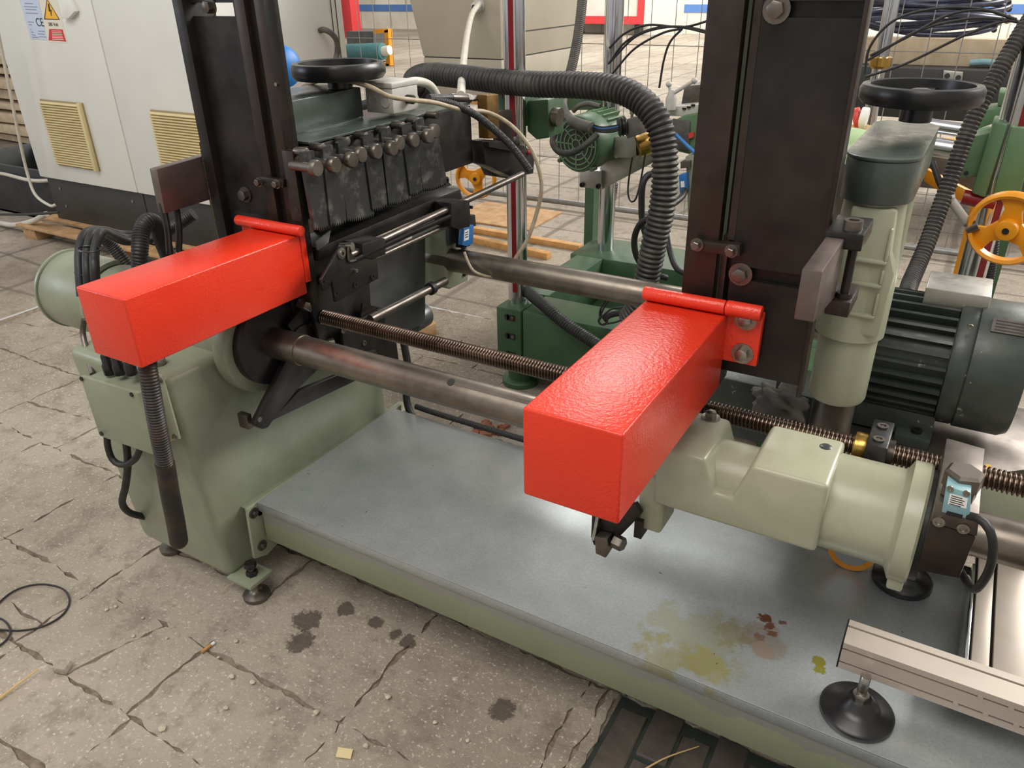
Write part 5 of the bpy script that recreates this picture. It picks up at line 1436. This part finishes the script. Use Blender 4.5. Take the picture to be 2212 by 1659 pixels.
for k, (y, a, b_) in enumerate(((6, .2, .7), (13, .1, .9), (19, .15, .8), (27, .1, .85), (46, .1, .45), (52, .1, .3), (62, .12, .2), (68, .12, .28), (74, .12, .35), (79, .12, .5), (66, .55, .95), (72, .5, .9), (78, .55, .95))):
    l_ = 44 + (y - 0) * .27
    PY([(l_ + a * 36, y), (l_ + b_ * 36, y + 1), (l_ + b_ * 36 + .5, y + 3.2), (l_ + a * 36 + .5, y + 2.2)], YL - .0004, .0004).build('label_print', M['greyink'], dl)
text('CE', .062, AT(86, 49, y=YL), lx, lz, M['ink'], 'label_mark', dl)
wl = PY([(79, -20), (118, -20), (146, 93), (105, 91)], YL, .0012).build('warning_label', M['cream'], cb)
PY([(101, -4), (129.5, 43), (95, 42)], YL - .0005, .0005).build('triangle_border', M['ink'], wl)
PY([(102, 0), (126.5, 41), (97.5, 40.2)], YL - .001, .0005).build('warning_triangle', M['warn'], wl)
PY([(103, 8), (106, 8), (108.5, 21), (111, 21), (111.5, 35), (110, 34), (108.5, 24.5), (105.5, 25)], YL - .0016, .0005).build('lightning_bolt', M['ink'], wl)
text('380 Volt', .027, AT(115, 53, y=YL), lx, lz, M['ink'], 'voltage_print', wl)
rl_ = PY([(106, 62.5), (135, 63.5), (143, 90), (105, 87)], YL - .0006, .0006).build('red_panel', M['redlabel'], wl)
for k in range(6):
    y = 66 + k * 3.6
    PY([(111 + k * .4, y), (132 + k * 1.0, y + .7), (132.4 + k * 1.0, y + 2), (111.4 + k * .4, y + 1.3)], YL - .0010, .0004).build('red_panel_print', M['cream'], wl)
hn = MB().prism([AT(150, -20, y=YD), AT(160, 0, y=YD), AT(172, 24, y=YD), AT(158, 40, y=YD), AT(143, 38, y=YD)], (0, -.03, 0))
hn.build('door_handle', M['white'], cb, bevel=.004)
cable('cable', 'grey cable bent out of the cabinet side behind the left handwheel', 'cable', [AT(692, 66, x=XR + .01), AT(700, 64, x=XR + .05), AT(716, 72, x=XR + .08), AT(728, 90, x=XR + .08), AT(728, 118, x=XR + .06), AT(718, 150, x=XR + .05)], .0165, M['dustgreyhose'])
bcap = thing('blue_cap', 'blue plastic cap seen between left column and handwheel', 'cap', AT(612, 140, y=1.95))  # round blue cap on an upright stem
MB().lathe([(.005, 0), (.06, 0), (.064, .01), (.064, .05), (.048, .065), (.004, .07)], AT(598, 145, y=1.95), (.9, -.35, .1), 32).build('cap_body', M['bluecap'], bcap)
MB().cyl(AT(590, 145, y=1.95) * 1.0 - Vector((0, 0, AT(590, 145, y=1.95).z)), AT(590, 145, y=1.95), .03, 20).build('cap_stem', M['bluecap'], bcap)
pal = thing('wooden_pallet', 'pale wooden pallet under the grey control cabinet', 'pallet', (-4.4, 3.5, 0))
for k in range(7):
    MB().box(-5.45, -3.40, 2.70 + k * .18, 2.70 + k * .18 + .12, .078, .098).build('deck_board', M['wood'], pal, bevel=.002)
for x in (-5.42, -4.5, -3.6):
    for y in (2.72, 3.2, 3.78):
        MB().box(x, x + .14, y, y + .12, .0, .078).build('block', M['wood'], pal, bevel=.002)

# ================================================================== LEFT BACKGROUND
bn = thing('black_crate', 'black plastic crate with pale rim left of the control cabinet', 'crate', (-5.95, 3.1, 0))
b = MB()
cx0, cx1, cy0, cy1 = -6.75, -5.50, 3.05, 3.7
b.box(cx0, cx1, cy0, cy0 + .03, 0, .36).box(cx0, cx1, cy1 - .03, cy1, 0, .36).box(cx0, cx0 + .03, cy0, cy1, 0, .36).box(cx1 - .03, cx1, cy0, cy1, 0, .36).box(cx0, cx1, cy0, cy1, 0, .02)
b.build('walls', M['crate'], bn, bevel=.004)
MB().sweep([Vector((cx0, cy0 - .01, .30)), Vector((-6.1, cy0 - .015, .30)), Vector((cx1, cy0 - .01, .31)), Vector((cx1 + .01, cy1, .33))], .013, 8, .03).build('rim_hose', M['whitecable'], bn)
cable('cable', 'white cable hanging down left of the control cabinet', 'cable', [(-6, 60, 2.75), (4, 110, 2.75), (24, 210, 2.75), (42, 300, 2.75), (58, 370, 2.75), (76, 420, 2.73), (108, 444, 2.72), (120, 442, 2.74)], .0095, M['whitecable'])
tag(MB().sweep(TP((-10, 463, 2.5), (60, 463, 2.5), (127, 459, 2.5)), .0075, 8, .03).build('black_bar', M['rubber']), 'thin black bar end at the left edge before the pallet', 'bar')
cable('hose', 'pale hose lying on the floor beside the black crate', 'hose', [(-10, 480, 2.78), (30, 486, 2.76), (70, 478, 2.74), (100, 462, 2.72)], .018, M['whitecable'])
rp = random.Random(8)
for i in range(8):
    zc = .05 + i * .115
    c = Vector((-8.9 + rp.uniform(-.1, .1), 5.0 + rp.uniform(-.05, .05), zc))
    o = MB().obox(c, (1.1, rp.uniform(-.08, .08), 0), (0, .32, 0), (0, 0, .045 if i % 3 else .03)).build('plank', M['palewood'], None, bevel=.004)
    tag(o, ('lowest', 'second lowest', 'third lowest', 'fourth lowest', 'fourth highest', 'third highest', 'second highest', 'topmost')[i] + ' wooden plank in the pile at the far left', 'plank', 'planks piled at the far left')
tag(MB().cyl((-9.6, 5.0, 1.05), (-8.3, 5.0, 1.05), .1, 20).build('blue_drum', M['bluecap'], None, bevel=.01), 'blue drum lying on the plank pile at far left', 'drum')

# ================================================================== FENCE
fn_ = thing('mesh_fence', 'wire mesh site fence with tubular frame across the hall behind the machines', 'fence', (-1.8, 5.0, 0))
FX0, FX1 = -5.3, 2.0
zt1, zt2_ = AT(1184, 339, y=5.0).z, AT(850, 84, y=5.0).z
MB().cyl((FX0, 5, .05), (FX1, 5, .05), .02, 14).build('bottom_tube', M['wire'], fn_)
MB().cyl((FX0, 5, 2.0), (FX1, 5, 2.0), .02, 14).build('top_tube', M['wire'], fn_)
for x in (FX0, FX1):
    MB().cyl((x, 5, 0), (x, 5, 2.0), .02, 14).build('post', M['wire'], fn_)
me_ = None
for i in range(46):
    x = FX0 + .08 + i * .157
    if x > FX1 - .05: break
    if me_ is None:
        o = MB().cyl((x, 5, .05), (x, 5, 2.0), .0026, 6).build('vertical_wire', M['wire'], fn_)
        me_ = o
    else:
        o = me_.copy()
        COL.objects.link(o)
        o.location.x = i * .157
for z in (zt1, zt2_, zt2_ * 2 - zt1):
    MB().cyl((FX0, 5.004, z), (FX1, 5.004, z), .003, 6).build('horizontal_wire', M['wire'], fn_)
for x in (-5.1, 1.8):
    tag(MB().box(x - .12, x + .12, 4.65, 5.35, 0, .0 + .12).build('fence_foot', M['plinth'], None, bevel=.01), None, None)
for o, l in zip([o for o in bpy.data.objects if o.name.startswith('fence_foot')], ('concrete fence foot behind the grey cabinet', 'concrete fence foot beyond the right frame edge')):
    tag(o, l, 'fence foot')

# ================================================================== FAR RIGHT BENCH, CONTAINER, ODDMENTS
bt = thing('dark_bench', 'long dark steel bench behind the fence at upper right', 'bench', (.4, 6.2, 0))
zt3 = AT(2000, 148, y=5.8).z
MB().box(-1.4, 2.6, 5.8, 6.9, zt3 - .30, zt3).build('top_beam', M['plinth'], bt, bevel=.006)
for x in (-1.3, .2, 2.4):
    MB().box(x, x + .12, 5.85, 6.8, 0, zt3 - .30).build('bench_leg', M['plinth'], bt)
apx = thing('aluminium_plate', 'small milled plate with two holes fixed to the bench front', 'plate', AT(2058, 160, y=5.79))
PY([(2038, 152), (2080, 156), (2078, 180), (2036, 176)], 5.77, .03).build('plate', M['aluplate'], apx, bevel=.004)
for p in ((2046, 164), (2070, 168)):
    MB().cyl(AT(*p, y=5.77), AT(*p, y=5.77) + Vector((0, -.003, 0)), .016, 14).build('hole', M['plinth'], apx)
tag(MB().box(-1.2, 2.5, 6.0, 6.12, zt3, zt3 + .16).build('wood_plank', M['palewood'], None, bevel=.004), 'long wooden plank on the dark bench', 'plank')
cc = AT(1998, 100, y=6.4)
hcoil = thing('hose_coil', 'coil of dark blue grey hose lying on the bench at upper right', 'hose', (cc.x, 6.4, zt3))
for k in range(9):
    rr_ = .36 + .018 * (k % 4) + rp.uniform(-.02, .02)
    z = zt3 + .19 + .028 * k
    dx, dy = rp.uniform(-.05, .05), rp.uniform(-.04, .04)
    MB().sweep([Vector((cc.x + dx + rr_ * 1.1 * math.cos(a * PI / 10), 6.4 + dy + rr_ * .75 * math.sin(a * PI / 10), z + .02 * math.sin(a * .7 + k))) for a in range(21)], .017, 10, .04).build('hose_turn', M['hoseclear'], hcoil)
cable('strap', 'pale blue strap lying on the bench right of the hose coil', 'strap', [(2095, 136, 5.95), (2130, 134, 5.95), (2160, 140, 5.95)], .02, M['cyan'])
RC = 22.2
rc = thing('red_container', 'red framed white container panel near the rear wall', 'container', (-7.5, RC + .3, 0))
xa_, xb_, zb0 = AT(1230, 48, y=RC).x, AT(1390, 48, y=RC).x, max(.1, AT(1330, 52, y=RC).z)
MB().box(xa_, xb_, RC + .03, RC + .6, zb0, 3).build('panel', M['offwhite'], rc)
MB().box(xa_, xb_, RC, RC + .03, zb0, zb0 + .2).box(xb_ - .2, xb_, RC, RC + .03, zb0 + .2, 3).build('red_frame', M['redwall'], rc)
MB().box(xa_ + .1, xa_ + .25, RC + .1, RC + .5, 0, zb0).build('support_leg', M['plinth'], rc)
MB().box(xb_ - .3, xb_ - .15, RC + .1, RC + .5, 0, zb0).build('support_leg', M['plinth'], rc)
tag(MB().box(AT(738, 20, y=19).x, AT(757, 20, y=19).x, 19, 19.4, 0, 3).build('red_post', M['redwall'], None, bevel=.005), 'red upright post behind the grey cabinet corner', 'post')
YR = AT(838, 143, z=0).y
kf = YR / 6.0
yfm = thing('steel_stand', 'yellow square steel frame beyond the fence right of the grey cabinet', 'frame', AT(820, 140, y=YR))
for px in ([(806, 64), (838, 62), (838, 70), (806, 73)], [(830, 66), (838, 64), (843, 142), (834, 143)], [(806, 134), (840, 138), (840, 143), (806, 140)]):
    PY(px, YR, .06 * kf).build('frame_bar', M['yellow'], yfm)
MB().prism([AT(748, 68, y=YR + .3), AT(806, 68, y=YR + .3), AT(808, 132, y=YR + .3), AT(752, 132, y=YR + .3)], (0, .6, 0)).build('grey_body', M['sheet'], yfm)
tdm = thing('teal_cylinder', 'teal cylinder lying beyond the fence beside the yellow frame', 'cylinder', AT(790, 112, y=YR - .3))
MB().cyl(AT(740, 113, y=YR - .3), AT(828, 111, y=YR - .3), .07 * kf, 28).build('barrel', M['teal'], tdm, bevel=.01)
MB().cyl(AT(828, 111, y=YR - .3), AT(842, 108, y=YR - .3), .04 * kf, 20).build('end_pin', M['offwhite'], tdm)
MB().box(AT(770, 112, y=YR - .3).x, AT(800, 112, y=YR - .3).x, YR - .4, YR - .2, 0, AT(785, 124, y=YR - .3).z).build('cradle', M['offwhite'], tdm)

# ================================================================== THINGS ON THE FLOOR


def lath(label, a, b_, w_, h_, mat='lath', lift=0):
    p, q = AT(*a, z=h_ + lift), AT(*b_, z=h_ + lift)
    p.z = q.z = lift + h_ / 2 + .0005
    d = (q - p) / 2
    n_ = Vector((-d.y, d.x, 0)).normalized()
    return tag(MB().obox((p + q) / 2, d, n_ * w_ / 2, (0, 0, h_ / 2)).build('wooden_lath', M[mat], None, bevel=.002), label, 'lath')


lath('farther wooden lath on the floor under the yellow handwheel', (890, 468), (1255, 529), .05, .035)
lath('nearer wooden lath on the floor left of the left chrome column', (960, 497), (1186, 546), .05, .04)
lath('broad pale board lying on the floor behind the two laths', (1010, 452), (1180, 476), .5, .012, 'wood')
c = AT(918, 712, z=.03)
tag(MB().prism([(c.x - .16, c.y - .02, .0), (c.x + .03, c.y - .03, .0), (c.x + .045, c.y + .03, .0), (c.x + .02, c.y + .05, 0), (c.x - .16, c.y + .06, .0)], (0, 0, .06)).build('wood_offcut', M['wood'], None, bevel=.003), 'split wooden offcut on the floor behind the lead screw', 'wood offcut')
wlp = thing('wire_loop', 'thin dark wire coiled on the floor at the lower left edge', 'wire', AT(60, 1330, z=.005))
for pts in ([(-30, 1345), (0, 1300), (40, 1272), (90, 1262), (135, 1272), (150, 1298), (135, 1328), (95, 1352), (45, 1362), (0, 1360), (-30, 1355)], [(-20, 1330), (8, 1340), (22, 1360), (16, 1380), (-8, 1400)]):
    MB().sweep([AT(p[0], p[1], z=.004) for p in pts], .0026, 8, .01).build('wire_turn', M['rubber'], wlp)
def straw(label, pts, r=.002):
    tag(MB().sweep([AT(p[0], p[1], z=.005 + .004 * i) for i, p in enumerate(pts)], r, 6, .02, lambda s, L, a: .5 + .5 * (1 - s / L)).build('straw', M['straw']), label, 'straw')
straw('dry straw on the concrete at the left edge', [(-6, 1512), (30, 1485), (82, 1446)], .004)
straw('dry straw on the dark wood pavers beneath the tray', [(1392, 1662), (1440, 1636), (1510, 1612)], .0022)
straw('tiny straw beside the levelling foot', [(478, 1283), (490, 1268), (505, 1256)], .0016)
ci = thing('cigarette_end', 'orange cigarette end lying in a floor joint', 'cigarette end', AT(450, 1397, z=.004))
MB().cyl(AT(435, 1409, z=.005), AT(456, 1393, z=.005), .0042, 12).build('filter', M['lath'], ci)
MB().cyl(AT(456, 1393, z=.005), AT(463, 1388, z=.005), .0042, 12).build('paper', M['white'], ci)
rk = random.Random(12)
for px, py, s in ((545, 1300, 10), (288, 1374, 5), (309, 1335, 4), (510, 1385, 6), (683, 1540, 7), (838, 1506, 8), (500, 1462, 8), (545, 1474, 7), (350, 1575, 9), (472, 1420, 4), (250, 1310, 5), (230, 1317, 5), (790, 1612, 7), (360, 1378, 4), (600, 1530, 4), (487, 1530, 6), (940, 1560, 5), (1010, 1600, 5)):
    c = AT(px, py, z=.003)
    b = MB().lathe([(.002, -.6), (.8, -.35), (1, .0), (.7, .5), (.1, .7)], (0, 0, 0), (0, 0, 1), 7)
    r = s * .0011
    b.v = [(c.x + x * r * rk.uniform(.7, 1.2), c.y + y * r * rk.uniform(.7, 1.2), .002 + r * .4 + z * r * .6) for x, y, z in b.v]
    tag(b.build('pebble', M['stone']), 'pale pebble lying on the worn concrete slabs', 'pebble', 'pebbles on the concrete')
tag(MB().obox(AT(135, 1440, z=.012), (.016, .006, 0), (-.006, .014, 0), (0, 0, .010)).build('stone_cube', M['slab'], None, bevel=.003), 'small squared stone chip in the floor joint at lower left', 'stone')
tag(MB().obox(AT(744, 1627, z=.003), (.016, .006, 0), (-.005, .010, .001), (0, 0, .001)).build('paper_scrap', M['vent'], None), 'tan paper scrap on the concrete near the bottom edge', 'scrap')
for i in range(22):
    c = AT(1050 + rk.gauss(0, 22), 924 + rk.gauss(0, 8), z=.008)
    s = rk.uniform(.007, .022)
    a = rk.uniform(0, PI)
    o = MB().obox(c, (s * math.cos(a), s * math.sin(a), rk.uniform(-.004, .004)), (-s * .6 * math.sin(a), s * .6 * math.cos(a), 0), (0, 0, .005)).build('terracotta_shard', M['brick'], None)
    tag(o, 'broken terracotta shard on the floor behind the tray', 'shard', 'terracotta shards behind the tray')
bpy.context.view_layer.update()
